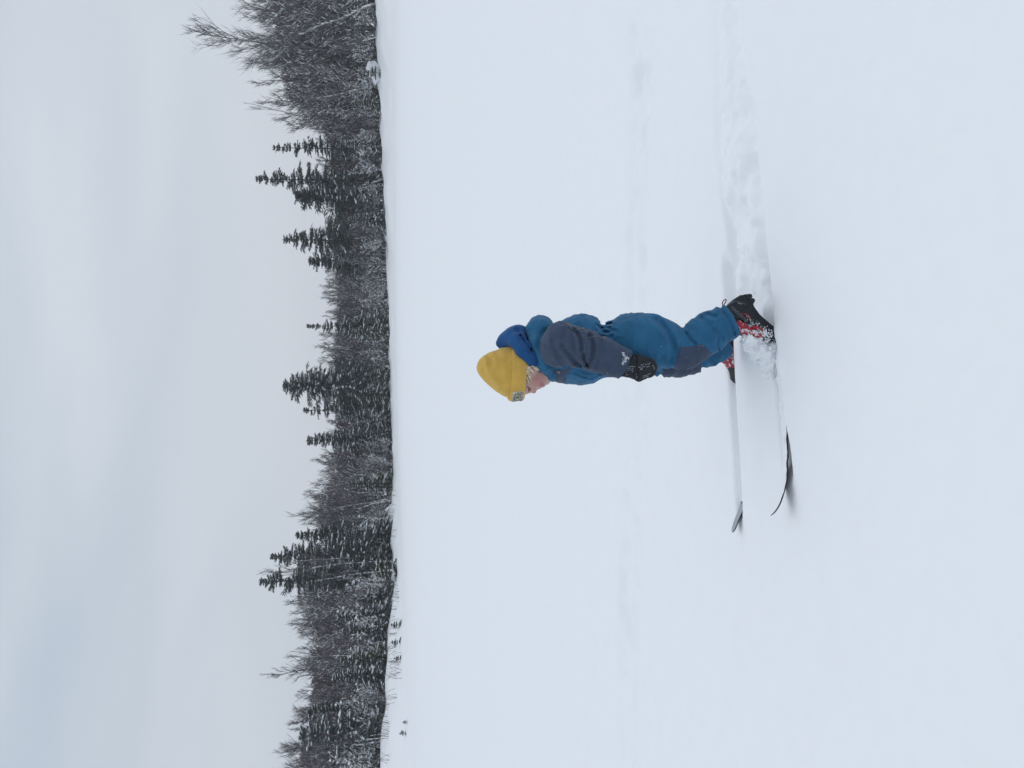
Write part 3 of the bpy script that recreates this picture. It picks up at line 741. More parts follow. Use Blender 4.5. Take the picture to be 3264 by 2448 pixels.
birch([(1252,1559),(1190,1559),(1120,1556)], 0.07, 'straight pale birch trunk left of the rounded shrubs, upright', 601)
birch([(1252,1567),(1190,1570),(1140,1572),(1110,1560)], 0.06, 'pale birch with a low fork, hard against the straight birch trunk', 602)
birch([(1250,1588),(1180,1602),(1110,1612),(1060,1625)], 0.08, 'leaning pale birch pair stem curving away from the straight birch', 603)
birch([(1250,1594),(1190,1606),(1130,1628),(1110,1650)], 0.07, 'slanted grey birch stem beside the leaning pale birch', 604)
birch([(1240,1770),(1150,1775),(1060,1782),(960,1787)], 0.10, 'long upright pale trunk in front of the snow pillowed spruce', 605)
birch([(1240,1787),(1160,1793),(1090,1797),(1010,1808),(945,1830)], 0.085, 'long curved pale trunk bending in front of the tall dark spruce', 606)
birch([(1245,1818),(1180,1825),(1110,1833),(1070,1842),(1020,1850)], 0.085, 'white trunk rising from the green seedlings, bent outward', 607)
birch([(1230,2086),(1170,2088),(1080,2090),(980,2095)], 0.06, 'thin straight white stem topped by fine twigs above young spruces', 608)
birch([(1212,2338),(1150,2350),(1090,2358)], 0.07, 'first leaning pale trunk beside the very dark low spruce', 609)
birch([(1212,2352),(1150,2360),(1080,2372),(1010,2392)], 0.07, 'middle of three leaning pale trunks, curving most', 610)
birch([(1212,2362),(1150,2374),(1080,2384),(1000,2412)], 0.07, 'outermost of three leaning pale trunks near the bank end', 611)
birch([(1197,8),(1150,28),(1100,55),(1020,80),(960,110)], 0.10, 'thick leaning trunk plastered with snow low down, right end of wood', 612)
birch([(1200,118),(1160,130),(1110,147)], 0.06, 'short slanted stem under the tallest forked tree', 613)
birch([(1205,265),(1150,282),(1080,302),(1000,316)], 0.07, 'slim pale slanted trunk left of the snow capped mound', 614)
birch([(1225,570),(1180,585),(1130,600)], 0.05, 'thin slanted sapling at the foot of the tallest slim spruce', 615)
birch([(1230,690),(1200,705),(1178,715)], 0.05, 'short snapped pale stem leaning below the flat topped conifer', 616)
# ---- small things on the shore bank
def stalks(name, py, px, n, hgt, label, seed, m=M_GRASS, spread=0.3):
    rd = random.Random(seed)
    Y = tab(T_DIST, py)
    r = ray(px, py)
    ys = np.linspace(20, float(Y) + 3, 400); zs = CAM[2] + r[2] / r[1] * ys; xs = r[0] / r[1] * ys
    g = ground_z(xs, ys, False); k = np.argmax(zs <= g) if (zs <= g).any() else len(ys) - 40
    P = np.array([xs[k], ys[k], g[k]])
    sg = []
    for _ in range(n):
        a = rd.uniform(0, 6.28); o = np.array([rd.gauss(0, spread), rd.gauss(0, spread), -0.05]); l = hgt * rd.uniform(0.5, 1)
        d = np.array([rd.gauss(0, .25), rd.gauss(0, .25), 1])
        e1 = o + d * l * 0.6; e2 = e1 + (d + np.array([rd.gauss(0, .3), rd.gauss(0, .3), 0])) * l * 0.4
        sg += [(*o, *e1, .014, .010), (*e1, *e2, .010, .004)]
        for _ in range(3):
            s0 = e1 + (e2 - e1) * rd.random(); sg.append((*s0, *(s0 + np.array([rd.gauss(0, .12), rd.gauss(0, .12), .15])), .008, .003))
    e = empty(name, P, label + ' below ' + near_lm(py), 'plant', 'dry plants on the bank below ' + near_lm(py))
    o = link('stems', mesh_data(name, *tubes(sg, 3), m, False), e); o['kind'] = 'stuff'
for i, (py, px, n, h) in enumerate([(1862,1262,5,.7),(1885,1268,6,.9),(1905,1272,6,.9),(1960,1262,5,.8),(1985,1270,6,.8),(2030,1262,5,.7),(2068,1262,7,.9),(2098,1276,8,1.0),(2118,1272,6,.9),(2143,1278,6,.9),(2170,1262,5,.9),(2212,1262,5,.8),(2250,1240,6,.8),(2290,1236,5,.8),(2330,1240,7,.8),(2350,1238,6,.8),(2415,1238,5,.8),(1590,1262,4,.5),(1630,1258,4,.6),(1700,1262,4,.6)]):
    stalks('dry_weed', py, px, n, h, 'dry weed stalks poking out of the snowy bank', 700 + i)
SEED = [spruce_meshes('seedling', 800 + i, 1.0, 0.30, snow=0.7, power=0.5, dens=1.6, ragged=.5, low=.15, needles=M_NEEDLE2 if i else M_SEEDL) for i in range(2)]
for k, (py, px, h, v, lab) in enumerate([(1800,1262,1.6,1,'olive green seedling spruce with white snow lumps under the bent white trunk'),(1825,1266,1.3,1,'second olive green seedling right beside the bent white trunk'),(1990,1276,.6,0,'small dark seedling alone on the bank below the young spruces'),(2046,1276,.55,0,'olive seedling on the bank beside dry weeds'),(2098,1278,.4,0,'tiny dark seedling among tall dry stalks'),(2302,1298,.25,0,'lone tiny sprig low on the open bank'),(2337,1294,.35,0,'lone bushy sprig out on the open snow'),(232,1212,1.1,0,'dark seedling at the foot of the snow capped mound')]):
    r = ray(px, py); ys = np.linspace(20, float(tab(T_DIST, py)) + 3, 500); zs = CAM[2] + r[2] / r[1] * ys; xs = r[0] / r[1] * ys
    g = ground_z(xs, ys, False); kk = np.argmax(zs <= g) if (zs <= g).any() else len(ys) - 30
    put('spruce_seedling', SEED[v], (xs[kk], ys[kk], g[kk] - 0.02), (h, h, h), k, lab, 'plant')
# snow mounds resting on bushes at the shore
def mound(py, px, rx, rz_, label, seed):
    c = spot(py, -1.0); c[2] = CAM[2] + ray(px, py)[2] / ray(px, py)[1] * c[1]
    R_ = np.array([rx, rx * 0.9, rz_])
    def fn(P):
        d = ball(P, c, R_)
        return d + 0.30 * rx * fbm(P, rx * 0.8, seed, 3)
    V, Q = sdf_mesh(fn, c - R_ * 1.5, c + R_ * 1.5, rx / 9, 4, 1)
    o = link('snow_mound', mesh_data('snow_mound', V, Q, M_TSNOW)); tag(o, label, 'snow mound')
mound(222, 1192, 0.65, 0.6, 'rounded snow cap over a bush at the wood edge, larger lump', 1)
mound(245, 1200, 0.5, 0.42, 'smaller rounded snow lump touching the larger capped bush', 2)
mound(1640, 1250, 0.7, 0.42, 'smooth snow dome on the bank beside the leaning birches', 3)
mound(1668, 1252, 0.5, 0.32, 'lower snow dome on the bank next to the smooth dome', 4)
print('trees done')
# ------------------------------------------------------------------ the child
HD = math.radians(9)
BF = np.array([-math.cos(HD), -math.sin(HD), 0.0]); BL = np.array([math.sin(HD), -math.cos(HD), 0.0])
BC = np.array([0.12, 3.12, 0.0])
def B(cx, cy, o=0.0):
    """measuring-sheet point on the child's vertical fore-and-aft plane shifted o metres to the child's left"""
    d = ray(*crop(cx, cy)); t = ((BC + BL * o - CAM) @ BL) / (d @ BL); return CAM + d * t
MM = 0.000588                                        # metres per measuring-sheet pixel at the child
def lat(P): return (P - BC) @ BL
def squash(P, o, k):
    return P + ((1 / k - 1) * (lat(P) - o))[:, None] * BL
def loft(P, rows, o=0.0, ex=2.2, F=BF, L=BL):
    """body of elliptic slices: (cx, cy back, cy front, half width in m)"""
    z, xc, rx, ry = [], [], [], []
    for cx, a, b, h in rows:
        A, Bb = B(cx, a, o), B(cx, b, o); m = (A + Bb) / 2
        z.append(m[2]); xc.append((m - BC) @ F); rx.append(np.linalg.norm(A - Bb) / 2); ry.append(h)
    z, xc, rx, ry = [np.array(v)[::-1] for v in (z, xc, rx, ry)]
    pz = P[:, 2]; q = P - BC
    f = q @ F - np.interp(pz, z, xc); l = q @ L - o
    X, Y = np.interp(pz, z, rx), np.interp(pz, z, ry)
    r = (np.abs(f / X) ** ex + np.abs(l / Y) ** ex) ** (1 / ex)
    d = (r - 1) * np.minimum(X, Y)
    return np.maximum(d, np.maximum(z[0] - pz, pz - z[-1]))
OB = np.array([0.10, 0, 0])
person = empty('person', (0.10, 3.12, GZ), 'small child in teal snowsuit and yellow knit hat looking down, on skis', 'person')

TORSO = [(455, 395, 545, .050), (490, 345, 575, .088), (530, 312, 600, .108), (580, 270, 622, .122), (630, 238, 634, .128), (690, 209, 640, .128), (750, 207, 641, .125), (800, 218, 634, .120),
         (840, 243, 612, .114), (868, 266, 596, .108), (895, 262, 590, .108), (930, 244, 588, .114), (985, 209, 586, .122), (1040, 200, 580, .128), (1100, 205, 572, .130), (1170, 213, 560, .122), (1230, 226, 545, .10)]
ARM_N = [(B(578, 428, .128), 98), (B(618, 392, .135), 134), (B(655, 398, .145), 124), (B(692, 420, .150), 106), (B(738, 408, .152), 118), (B(765, 418, .155), 112), (B(795, 446, .157), 95), (B(835, 448, .158), 108), (B(885, 465, .160), 106), (B(940, 490, .160), 100), (B(985, 508, .160), 92), (B(1030, 530, .160), 88)]
ARM_F = [(B(560, 430, -.135), 108), (B(640, 420, -.145), 118), (B(760, 440, -.150), 100), (B(880, 450, -.150), 92), (B(960, 470, -.150), 80), (B(1000, 480, -.150), 76)]
LEG_N = [(B(1090, 385, .055), 172), (B(1180, 384, .066), 168), (B(1250, 386, .074), 152), (B(1320, 410, .085), 134), (B(1385, 428, .098), 117), (B(1440, 392, .105), 118), (B(1500, 345, .116), 126), (B(1560, 305, .125), 124), (B(1610, 272, .132), 108), (B(1640, 258, .136), 112), (B(1700, 224, .145), 104)]
LEG_F = [(B(1100, 420, -.055), 150), (B(1190, 478, -.075), 108), (B(1280, 497, -.090), 102), (B(1350, 505, -.105), 96), (B(1420, 494, -.120), 92), (B(1480, 460, -.135), 90), (B(1540, 443, -.150), 94), (B(1590, 425, -.160), 86), (B(1640, 405, -.168), 80)]
HOOD_N = [(B(480, 298, .0), 88), (B(472, 312, .045), 84), (B(462, 385, .082), 56), (B(478, 455, .090), 44), (B(512, 530, .078), 36), (B(545, 585, .035), 30), (B(556, 600, 0), 27)]
HOOD_F = [(B(480, 298, .0), 88), (B(472, 312, -.045), 84), (B(462, 385, -.082), 56), (B(478, 455, -.090), 44), (B(512, 530, -.078), 36), (B(545, 585, -.035), 30), (B(556, 600, 0), 27)]
def ch(P, T, o=None, k=1.0, s=MM):
    pts = [a for a, _ in T]; r = [b * s for _, b in T]
    return chain(squash(P, o, k) if o is not None else P, pts, r)
# fold lines on the camera side, as seen: (points, depth m, width px)
FOLDS_ARM = [([(615, 400), (640, 432), (674, 471), (705, 505), (735, 524)], .0075, 9), ([(748, 452), (753, 480), (766, 516)], .010, 7), ([(690, 304), (712, 325), (730, 364), (735, 430)], .0085, 8),
             ([(785, 338), (803, 372), (807, 400), (803, 470), (779, 524)], .0085, 9), ([(618, 262), (628, 310), (628, 380)], .004, 10), ([(668, 300), (676, 370), (690, 440)], .0035, 9), ([(860, 345), (850, 430), (832, 520)], .0035, 12), ([(560, 380), (585, 450), (640, 520)], .003, 11)]
FOLDS_BODY = [([(862, 258), (893, 268), (925, 258)], .006, 5), ([(833, 268), (868, 300), (905, 318)], .005, 6), ([(866, 285), (915, 286)], .005, 5), ([(870, 318), (930, 300), (960, 306)], .0045, 6), ([(850, 335), (890, 345), (930, 340)], .004, 6), ([(868, 240), (868, 560)], .006, 12),
              ([(700, 545), (760, 570), (830, 588)], .004, 6), ([(690, 560), (750, 592), (810, 600)], .0035, 6), ([(740, 545), (800, 566), (860, 575)], .003, 5)]
FOLDS_LEGN = [([(1204, 240), (1245, 268), (1272, 299), (1296, 340), (1308, 366), (1322, 424), (1308, 487)], .009, 13), ([(1400, 318), (1415, 342), (1432, 366), (1455, 385)], .007, 7), ([(1500, 222), (1518, 236), (1566, 289), (1600, 332), (1622, 350)], .006, 10), ([(1530, 202), (1556, 216), (1585, 214)], .006, 8),
              ([(1606, 148), (1632, 185), (1660, 228), (1682, 275), (1697, 322)], .006, 8), ([(1596, 350), (1592, 395), (1600, 415)], .005, 7), ([(1240, 470), (1290, 510), (1305, 540)], .004, 10), ([(1300, 350), (1335, 430), (1345, 500)], .003, 9), ([(1440, 300), (1490, 330), (1560, 400)], .003, 12)]
FOLDS_LEGF = [([(1215, 560), (1240, 575), (1235, 598)], .006, 8), ([(1490, 500), (1500, 540)], .006, 10), ([(1540, 470), (1575, 500)], .004, 8)]
FOLDS_HOOD = [([(375, 305), (400, 385), (440, 448), (470, 505)], .004, 9), ([(520, 300), (480, 330), (465, 400)], .003, 10), ([(500, 250), (520, 275), (545, 300)], .002, 8)]
def folds(P, L, c=None):
    u, v = to_crop(P) if c is None else c
    d = np.zeros(len(P))
    for pts, a, w in L:
        q = dist2(u, v, pts) / w
        q = q / 1.5; a = a * 1.3
        d += a * np.exp(-q * q) - 0.45 * a * np.exp(-((q - 1.9) / 0.8) ** 2)     # a valley with raised lips
    return d
def groups(P):
    uv = to_crop(P); l = lat(P)
    near = sstep(-0.02, 0.03, l)
    dt = loft(P, TORSO) + folds(P, FOLDS_BODY, uv) * near
    an = ch(P, ARM_N, .15, 0.86) + folds(P, FOLDS_ARM, uv) * sstep(.10, .135, l)
    af = ch(P, ARM_F, -.15, 0.86)
    ln = ch(P, LEG_N, .09, 0.80) + folds(P, FOLDS_LEGN, uv) * sstep(.02, .06, l)
    lf = ch(P, LEG_F, -.1, 0.88) + folds(P, FOLDS_LEGF, uv)
    hd = np.minimum(ch(P, HOOD_N, 0, 1.0), ch(P, HOOD_F, 0, 1.0)) + folds(P, FOLDS_HOOD, uv) * near
    # cuffs end in flat openings
    def cut(d, T, back):
        a, b = T[-2][0], T[-1][0]; n = (b - a) / np.linalg.norm(b - a)
        return np.maximum(d, (P - b) @ n + back)
    an = cut(an, ARM_N, .012); af = cut(af, ARM_F, .01); ln = cut(ln, LEG_N, .008); lf = cut(lf, LEG_F, .004)
    return dt, an, af, ln, lf, hd
def suit(P):
    dt, an, af, ln, lf, hd = groups(P)
    d = smin(dt, ln, .020); d = smin(d, lf, .018)
    d = smin(d, an, .006); d = smin(d, af, .006); d = smin(d, hd, .004)
    S = P * np.array([1, 1, 0.6])
    w1 = 1 - np.abs(vnoise(P * np.array([1, 1, 1.7]) + .02 * fbm(P, .08, 57, 1)[:, None], .045, 59))
    return d + 0.0022 * fbm(S, .060, 51, 2) - 0.0024 * sstep(.75, 1.0, w1) + 0.0007 * fbm(P, .013, 55, 1)
lo, hi = B(330, 700, -.3), B(1800, 60, .3)
V, Q = sdf_mesh(suit, (-0.16, 2.76, -0.02), (0.44, 3.50, 0.92), 0.0034)
cen = V[Q].mean(1)
G = np.argmin(np.stack(groups(cen)), 0); cu, cv = to_crop(cen); l_ = lat(cen); ff = (cen - BC) @ BF
chest = (G == 0) & ((poly2(cu, cv, [(440, 520), (520, 545), (600, 548), (668, 540), (672, 578), (642, 580), (642, 605), (640, 660), (440, 660)]) < 0)) & (ff > 0.03)
kneeN = (G == 3) & (poly2(cu, cv, [(1355, 405), (1420, 402), (1470, 398), (1495, 385), (1535, 420), (1566, 450), (1530, 500), (1480, 560), (1318, 570), (1322, 530), (1338, 470)]) < 0)
kneeF = (G == 4) & (poly2(cu, cv, [(1250, 500), (1490, 440), (1498, 500), (1488, 560), (1440, 640), (1246, 640)]) < 0)
cls = np.zeros(len(Q), int)
cls[(G == 1)] = 1; cls[(G == 2)] = 2; cls[chest] = 3; cls[kneeN] = 4; cls[kneeF] = 5; cls[G == 5] = 6
def sub(k):
    q = Q[cls == k]; u, inv = np.unique(q, return_inverse=True); return V[u], inv.reshape(-1, 4)
SUITBVH = BVHTree.FromPolygons([tuple(v) for v in V], [tuple(int(i) for i in q) for q in Q])
snowsuit = part('snowsuit', *sub(0), M_SUIT, person)
for k, nme, mm in ((1, 'sleeve', M_GREY), (2, 'sleeve', M_GREY), (3, 'chest_panel', M_GREY), (4, 'knee_patch', M_GREY), (5, 'knee_patch', M_GREY), (6, 'hood', M_SUIT)):
    part(nme, *sub(k), mm, snowsuit)
# fleece hood lining standing behind the head
RN = [(B(268, 372, .0), 62), (B(300, 352, .03), 58), (B(330, 370, .062), 48), (B(372, 425, .082), 50), (B(420, 478, .082), 40), (B(462, 530, .062), 28), (B(500, 585, .02), 22)]
RF = [(B(268, 372, .0), 62), (B(300, 352, -.03), 58), (B(330, 370, -.062), 48), (B(372, 425, -.082), 50), (B(420, 478, -.082), 40), (B(462, 530, -.062), 28), (B(500, 585, -.02), 22)]
PEAK = [(B(240, 385, 0), 34), (B(216, 386, 0), 12)]
def fleece(P):
    d = np.minimum(ch(P, RN), ch(P, RF)); d = smin(d, ch(P, PEAK), .02)
    d = smin(d, ball(P, B(340, 350, 0), (.05, .055, .05)), .02)
    d = d + folds(P, [([(352, 345), (380, 385), (420, 430)], .007, 9), ([(330, 300), (345, 330)], .004, 8)]) * sstep(0, .03, lat(P))
    return d + .001 * fbm(P, .03, 61, 2)
V, Q = sdf_mesh(fleece, (0.0, 2.96, 0.72), (0.26, 3.28, 1.02), .0032)
part('fleece_hood', V, Q, M_ROYAL, person)

# ---- body: head, neck and the slim figure inside the suit, one surface
HF = np.array([-1.0, 0, 0])
def Hp(cx, cy, o=0.0):
    return at_y(*crop(cx, cy), 3.11 - o)
HC = Hp(330, 570)
def head(P):
    s = .000574
    d = ball(P, Hp(325, 566), (.088, .074, .098))
    face = ball(P, Hp(432, 587), (.046, .056, .066))
    d = smin(d, face, .03)
    d = smin(d, ball(P, Hp(508, 604), (.018, .021, .016)), .022)                    # chin
    for sg in (1, -1):
        d = smin(d, ball(P, Hp(458, 612, sg * .033), (.024, .022, .026)), .014)     # cheek
        d = smin(d, ball(P, Hp(490, 575, sg * .036), (.028, .016, .020)), .02)      # jaw
        d = smin(d, ball(P, Hp(444, 675, sg * .0085), (.0065, .0055, .0055)), .004) # nose wing
        e = ball(P, Hp(400, 668, sg * .031), (.012, .016, .009))                    # eye hollow
        d = -smin(-d, e, .008)
        d = smin(d, ball(P, Hp(398, 653, sg * .028), (.0105, .0130, .0095)), .003)  # lid over the eye
        d = smin(d, ball(P, Hp(384, 668, sg * .026), (.010, .022, .008)), .010)     # brow
        d = -smin(-d, ball(P, Hp(402, 664, sg * .031), (.008, .012, .0012)), .001)  # slit between the lids
        ear = ball(P, Hp(420, 548, sg * .070), (.016, .010, .026))
        d = smin(d, ear, .008)
    d = smin(d, chain(P, [Hp(394, 672), Hp(418, 677), Hp(438, 685)], [.007, .0072, .0085]), .004)
    d = smin(d, ball(P, Hp(472, 648), (.010, .018, .010)), .006)                    # muzzle
    d = smin(d, ball(P, Hp(480, 653), (.0060, .013, .0042)), .003)                  # upper lip
    d = smin(d, ball(P, Hp(497, 647), (.0068, .012, .0052)), .004)                  # lower lip
    d = -smin(-d, ball(P, Hp(487, 654), (.013, .0165, .0019)), .001)                # parted mouth
    d = -smin(-d, ball(P, Hp(511, 640), (.005, .014, .004)), .005)
    return d
def body(P):
    d = head(P)
    d = smin(d, chain(P, [Hp(430, 540), B(560, 470)], [.042, .05]), .02)
    d = smin(d, chain(squash(P, 0, 1.35), [B(620, 430), B(850, 425), B(1050, 400)], [.075, .068, .075]), .03)
    for T, o in ((ARM_N, .15), (ARM_F, -.15)):
        d = smin(d, chain(P, [B(600, 430, o * .7)] + [a for a, _ in T[3:]], [.036] + [.024 * (1 - .02 * i) for i in range(len(T) - 3)]), .02)
    for T in (LEG_N, LEG_F):
        d = smin(d, chain(P, [a for a, _ in T[:-2]], list(np.linspace(.046, .024, len(T) - 2))), .02)
    return d
V, Q = sdf_mesh(body, (-0.06, 2.84, 0.02), (0.36, 3.42, 1.06), .0030)
u, v = to_crop(V)
tint = np.tile(np.array([0.52, 0.335, 0.290, 1.0]), (len(V), 1))
def blush(c, r, col, w=1.0):
    k = np.exp(-((u - c[0]) ** 2 + (v - c[1]) ** 2) / r ** 2)[:, None] * w * (V[:, 2:3] > 0.7)
    tint[:, :3] = tint[:, :3] * (1 - k) + np.array(col) * k
blush((460, 615), 42, (0.46, 0.185, 0.185), .75)
blush((442, 686), 14, (0.50, 0.20, 0.18), .7)
blush((481, 652), 9, (0.36, 0.10, 0.115), .8); blush((497, 646), 10, (0.36, 0.10, 0.115), .85)
blush((486, 636), 6, (0.25, 0.06, 0.07), .8)
blush((401, 662), 6, (0.14, 0.07, 0.06), .6)
blush((440, 668), 5, (0.36, 0.15, 0.14), .6)
bo = part('body', V, Q, M_SKIN, person)
at = bo.data.color_attributes.new('tint', 'FLOAT_COLOR', 'POINT'); at.data.foreach_set('color', tint.astype(np.float32).ravel())
HEADBVH = BVHTree.FromPolygons([tuple(v) for v in V], [tuple(int(i) for i in q) for q in Q])
# eyes: dark lash line and eyeball behind the lowered lid
def uvball(c, R_, n=10, m=8):
    c = np.array(c); R_ = np.array(R_); V = []; 
    for i in range(m + 1):
        th = math.pi * i / m
        for j in range(n):
            ph = 2 * math.pi * j / n
            V.append(c + R_ * np.array([math.sin(th) * math.cos(ph), math.sin(th) * math.sin(ph), math.cos(th)]))
    F = [(i * n + j, i * n + (j + 1) % n, (i + 1) * n + (j + 1) % n, (i + 1) * n + j) for i in range(m) for j in range(n)]
    return np.array(V), np.array(F)
for sg in (1, -1):
    part('eye', *uvball(Hp(402, 650, sg * .027), (.0100, .0105, .0095)), M_EYE, bo)
def on_surface(bvh, cx, cy, off=.0006):
    d = ray(*crop(cx, cy)); h = bvh.ray_cast(Vector(CAM), Vector(d))
    if h[0] is None: return None
    n = Vector(h[1]);
    if n.dot(Vector(d)) > 0: n = -n
    return np.array(h[0]) + np.array(n) * off
def strips(bvh, lines, w, off=.0008, th=None):
    """thin strips laid on a surface along measured lines; w in m"""
    parts = []
    for pts in lines:
        P = []
        for i in range(len(pts) - 1):
            a, b = np.array(pts[i], float), np.array(pts[i + 1], float); n = max(2, int(np.hypot(*(b - a)) / 3))
            for k in range(n + (i == len(pts) - 2)):
                q = on_surface(bvh, *(a + (b - a) * k / n), off)
                if q is not None: P.append(q)
        if len(P) > 1:
            sg = np.array([(*P[i], *P[i + 1], w / 2, w / 2) for i in range(len(P) - 1) if np.linalg.norm(P[i + 1] - P[i]) < .02])
            if len(sg): parts.append(tubes(sg, 5))
    return join(parts)
V1, F1 = strips(HEADBVH, [[(393, 653), (398, 660), (404, 666)], [(404, 660), (409, 667)]], .0022, .0004)
part('eyelash', V1, F1, M_EYE, bo)

# ---- yellow beanie with turned-up cuff
HAT = [(80, 530, 552, .012), (86, 505, 570, .028), (98, 484, 590, .042), (125, 460, 622, .058), (160, 441, 656, .068), (200, 427, 690, .075), (240, 411, 716, .079), (283, 402, 732, .081), (330, 402, 730, .081), (352, 405, 724, .079), (358, 408, 722, .075)]
def Brow(rows):
    return rows
_BC, _BL = BC.copy(), BL.copy()
def hat(P):
    d = loft_head(P, HAT)
    uv = to_crop(P)
    f = folds(P, [([(150, 455), (165, 480), (168, 520)], .006, 11), ([(120, 560), (135, 600), (190, 660)], .004, 10), ([(110, 520), (130, 540)], .003, 9), ([(200, 450), (215, 520), (212, 600)], .0025, 14)], uv) * sstep(3.12, 3.06, P[:, 1])
    return d + f + .0012 * fbm(P, .035, 71, 2)
def loft_head(P, rows, grow=0.0, ex=2.1):
    z, xc, rx, ry = [], [], [], []
    for cx, a, b, h in rows:
        A, Bb = Hp(cx, a), Hp(cx, b); m = (A + Bb) / 2
        z.append(m[2]); xc.append(m[0]); rx.append(abs(A[0] - Bb[0]) / 2 + grow); ry.append(h + grow)
    z, xc, rx, ry = [np.array(v)[::-1] for v in (z, xc, rx, ry)]
    pz = P[:, 2]
    X, Y = np.interp(pz, z, rx), np.interp(pz, z, ry)
    r = (np.abs((P[:, 0] - np.interp(pz, z, xc)) / X) ** ex + np.abs((P[:, 1] - 3.11) / Y) ** ex) ** (1 / ex)
    return np.maximum((r - 1) * np.minimum(X, Y), np.maximum(z[0] - pz, pz - z[-1]))
V, Q = sdf_mesh(hat, (-0.10, 2.98, 0.84), (0.22, 3.24, 1.07), .0030)
hatob = part('knit_hat', V, Q, M_KNIT, person)
# cuff: (sheet height at back, at front) top and bottom edges
CUF_T, CUF_B = (304, 283), (392, 372)
def cuffpt(phi, t, grow=0.0):
    """phi 0 = forehead, 90 = child's left; t 0 top edge .. 1 bottom edge"""
    c = (1 + math.cos(phi)) / 2
    cx = (CUF_T[0] + (CUF_T[1] - CUF_T[0]) * c) * (1 - t) + (CUF_B[0] + (CUF_B[1] - CUF_B[0]) * c) * t - 14 * abs(math.sin(phi))
    a = Hp(cx, 402 + 6 * t); b = Hp(cx, 742 - 8 * t)
    m = (a + b) / 2; rx = abs(a[0] - b[0]) / 2 + grow; ry = .0845 - .002 * t + grow
    ex = 2 / 2.15
    co, si = math.cos(phi), math.sin(phi)
    return np.array([m[0] - math.copysign(abs(co) ** ex, co) * rx, 3.11 - math.copysign(abs(si) ** ex, si) * ry, m[2]])
NP, prof = 96, [(0.0, -.010), (-0.02, -.002), (0.0, .002), (0.12, .0042), (0.5, .0048), (0.88, .004), (1.0, .0015), (1.02, -.003), (0.95, -.008), (0.5, -.009), (0.0, -.010)]
VV = []
for j in range(NP):
    for t, g in prof:
        VV.append(cuffpt(2 * math.pi * j / NP, t, g + .0007 * math.sin(j * 2.3)))
kp = len(prof)
FFc = np.array([(j * kp + k, j * kp + (k + 1) % kp, ((j + 1) % NP) * kp + (k + 1) % kp, ((j + 1) % NP) * kp + k) for j in range(NP) for k in range(kp - 1)])
part('cuff', np.array(VV), FFc, M_KNIT, hatob)
def cuff_sheet(s0, s1, t0, t1, grow, n=14, m=6):
    Vs = [cuffpt(math.radians(s0 + (s1 - s0) * i / n), t0 + (t1 - t0) * j / m, grow) for i in range(n + 1) for j in range(m + 1)]
    Fs = [(i * (m + 1) + j, i * (m + 1) + j + 1, (i + 1) * (m + 1) + j + 1, (i + 1) * (m + 1) + j) for i in range(n) for j in range(m)]
    return np.array(Vs), np.array(Fs)
P0, P1, PT0, PT1 = -6.0, 51.0, 0.10, 0.90
lab = part('woven_label', *cuff_sheet(P0, P1, PT0, PT1, .0062), M_LABEL, hatob)
def text_mesh(s, bold=0.0):
    cu_ = bpy.data.curves.new('txt', 'FONT'); cu_.body = s; cu_.resolution_u = 3; cu_.offset = bold
    ob = bpy.data.objects.new('txt', cu_); COL.objects.link(ob)
    dg = bpy.context.evaluated_depsgraph_get(); me = bpy.data.meshes.new_from_object(ob.evaluated_get(dg))
    v = np.zeros(len(me.vertices) * 3); me.vertices.foreach_get('co', v); v = v.reshape(-1, 3)[:, :2]
    F = [tuple(p.vertices) for p in me.polygons]
    bpy.data.objects.remove(ob); bpy.data.curves.remove(cu_); bpy.data.meshes.remove(me)
    tri = []
    for f in F:
        for k in range(1, len(f) - 1): tri.append((f[0], f[k], f[k + 1]))
    mn, mxx = v.min(0), v.max(0)
    return (v - mn) / (mxx - mn), np.array(tri)
for line, (a, b, t0, t1) in (('ADVEN-', (-4, 48, .15, .39)), ('TURE', (6, 50, .40, .63)), ('AWAITS!', (-4, 49, .65, .87))):
    v, f = text_mesh(line, .012)
    W = np.array([cuffpt(math.radians(a + (b - a) * x), t1 + (t0 - t1) * y, .0070) for x, y in v])
    part('lettering', W, f, M_INK, lab, False)
# ---- blond hair curling out under the hat
rd = random.Random(9); hs = []
def lock(pts, off, r, n=6, jit=3):
    for _ in range(n):
        jx, jy = rd.uniform(-jit, jit), rd.uniform(-jit, jit); P = []
        for i in range(len(pts) - 1):
            for k in range(4 + (i == len(pts) - 2)):
                t = k / 4; x = pts[i][0] * (1 - t) + pts[i + 1][0] * t + jx + 1.2 * math.sin(i * 3 + k); y = pts[i][1] * (1 - t) + pts[i + 1][1] * t + jy + 1.2 * math.cos(i * 2 + k)
                q = on_surface(HEADBVH, x, y, off + rd.uniform(0, .003))
                if q is not None: P.append(q)
        for i in range(len(P) - 1):
            if np.linalg.norm(P[i] - P[i + 1]) < .02:
                f0, f1 = i / len(P), (i + 1) / len(P)
                hs.append((*P[i], *P[i + 1], r * (1.1 - .7 * f0), r * (1.1 - .7 * f1)))
for pts, n in (([(388, 522), (405, 520), (425, 526), (440, 540)], 9), ([(390, 540), (410, 545), (425, 556), (432, 570)], 9), ([(390, 556), (400, 562), (410, 556), (404, 546), (396, 552)], 7), ([(390, 570), (402, 578), (412, 590), (410, 600)], 8), ([(392, 560), (412, 574), (424, 586), (418, 596)], 7), ([(424, 528), (445, 536), (462, 548), (482, 560)], 8), ([(440, 540), (455, 548), (470, 556)], 6), ([(390, 590), (398, 612), (404, 634)], 5), ([(405, 588), (414, 604), (420, 612)], 5), ([(430, 530), (450, 532), (470, 540)], 6), ([(390, 528), (398, 536), (412, 536), (420, 545)], 7)):
    lock(pts, .003, .0021, n + 3)
part('hair', *tubes(hs, 5), M_HAIR, bo)
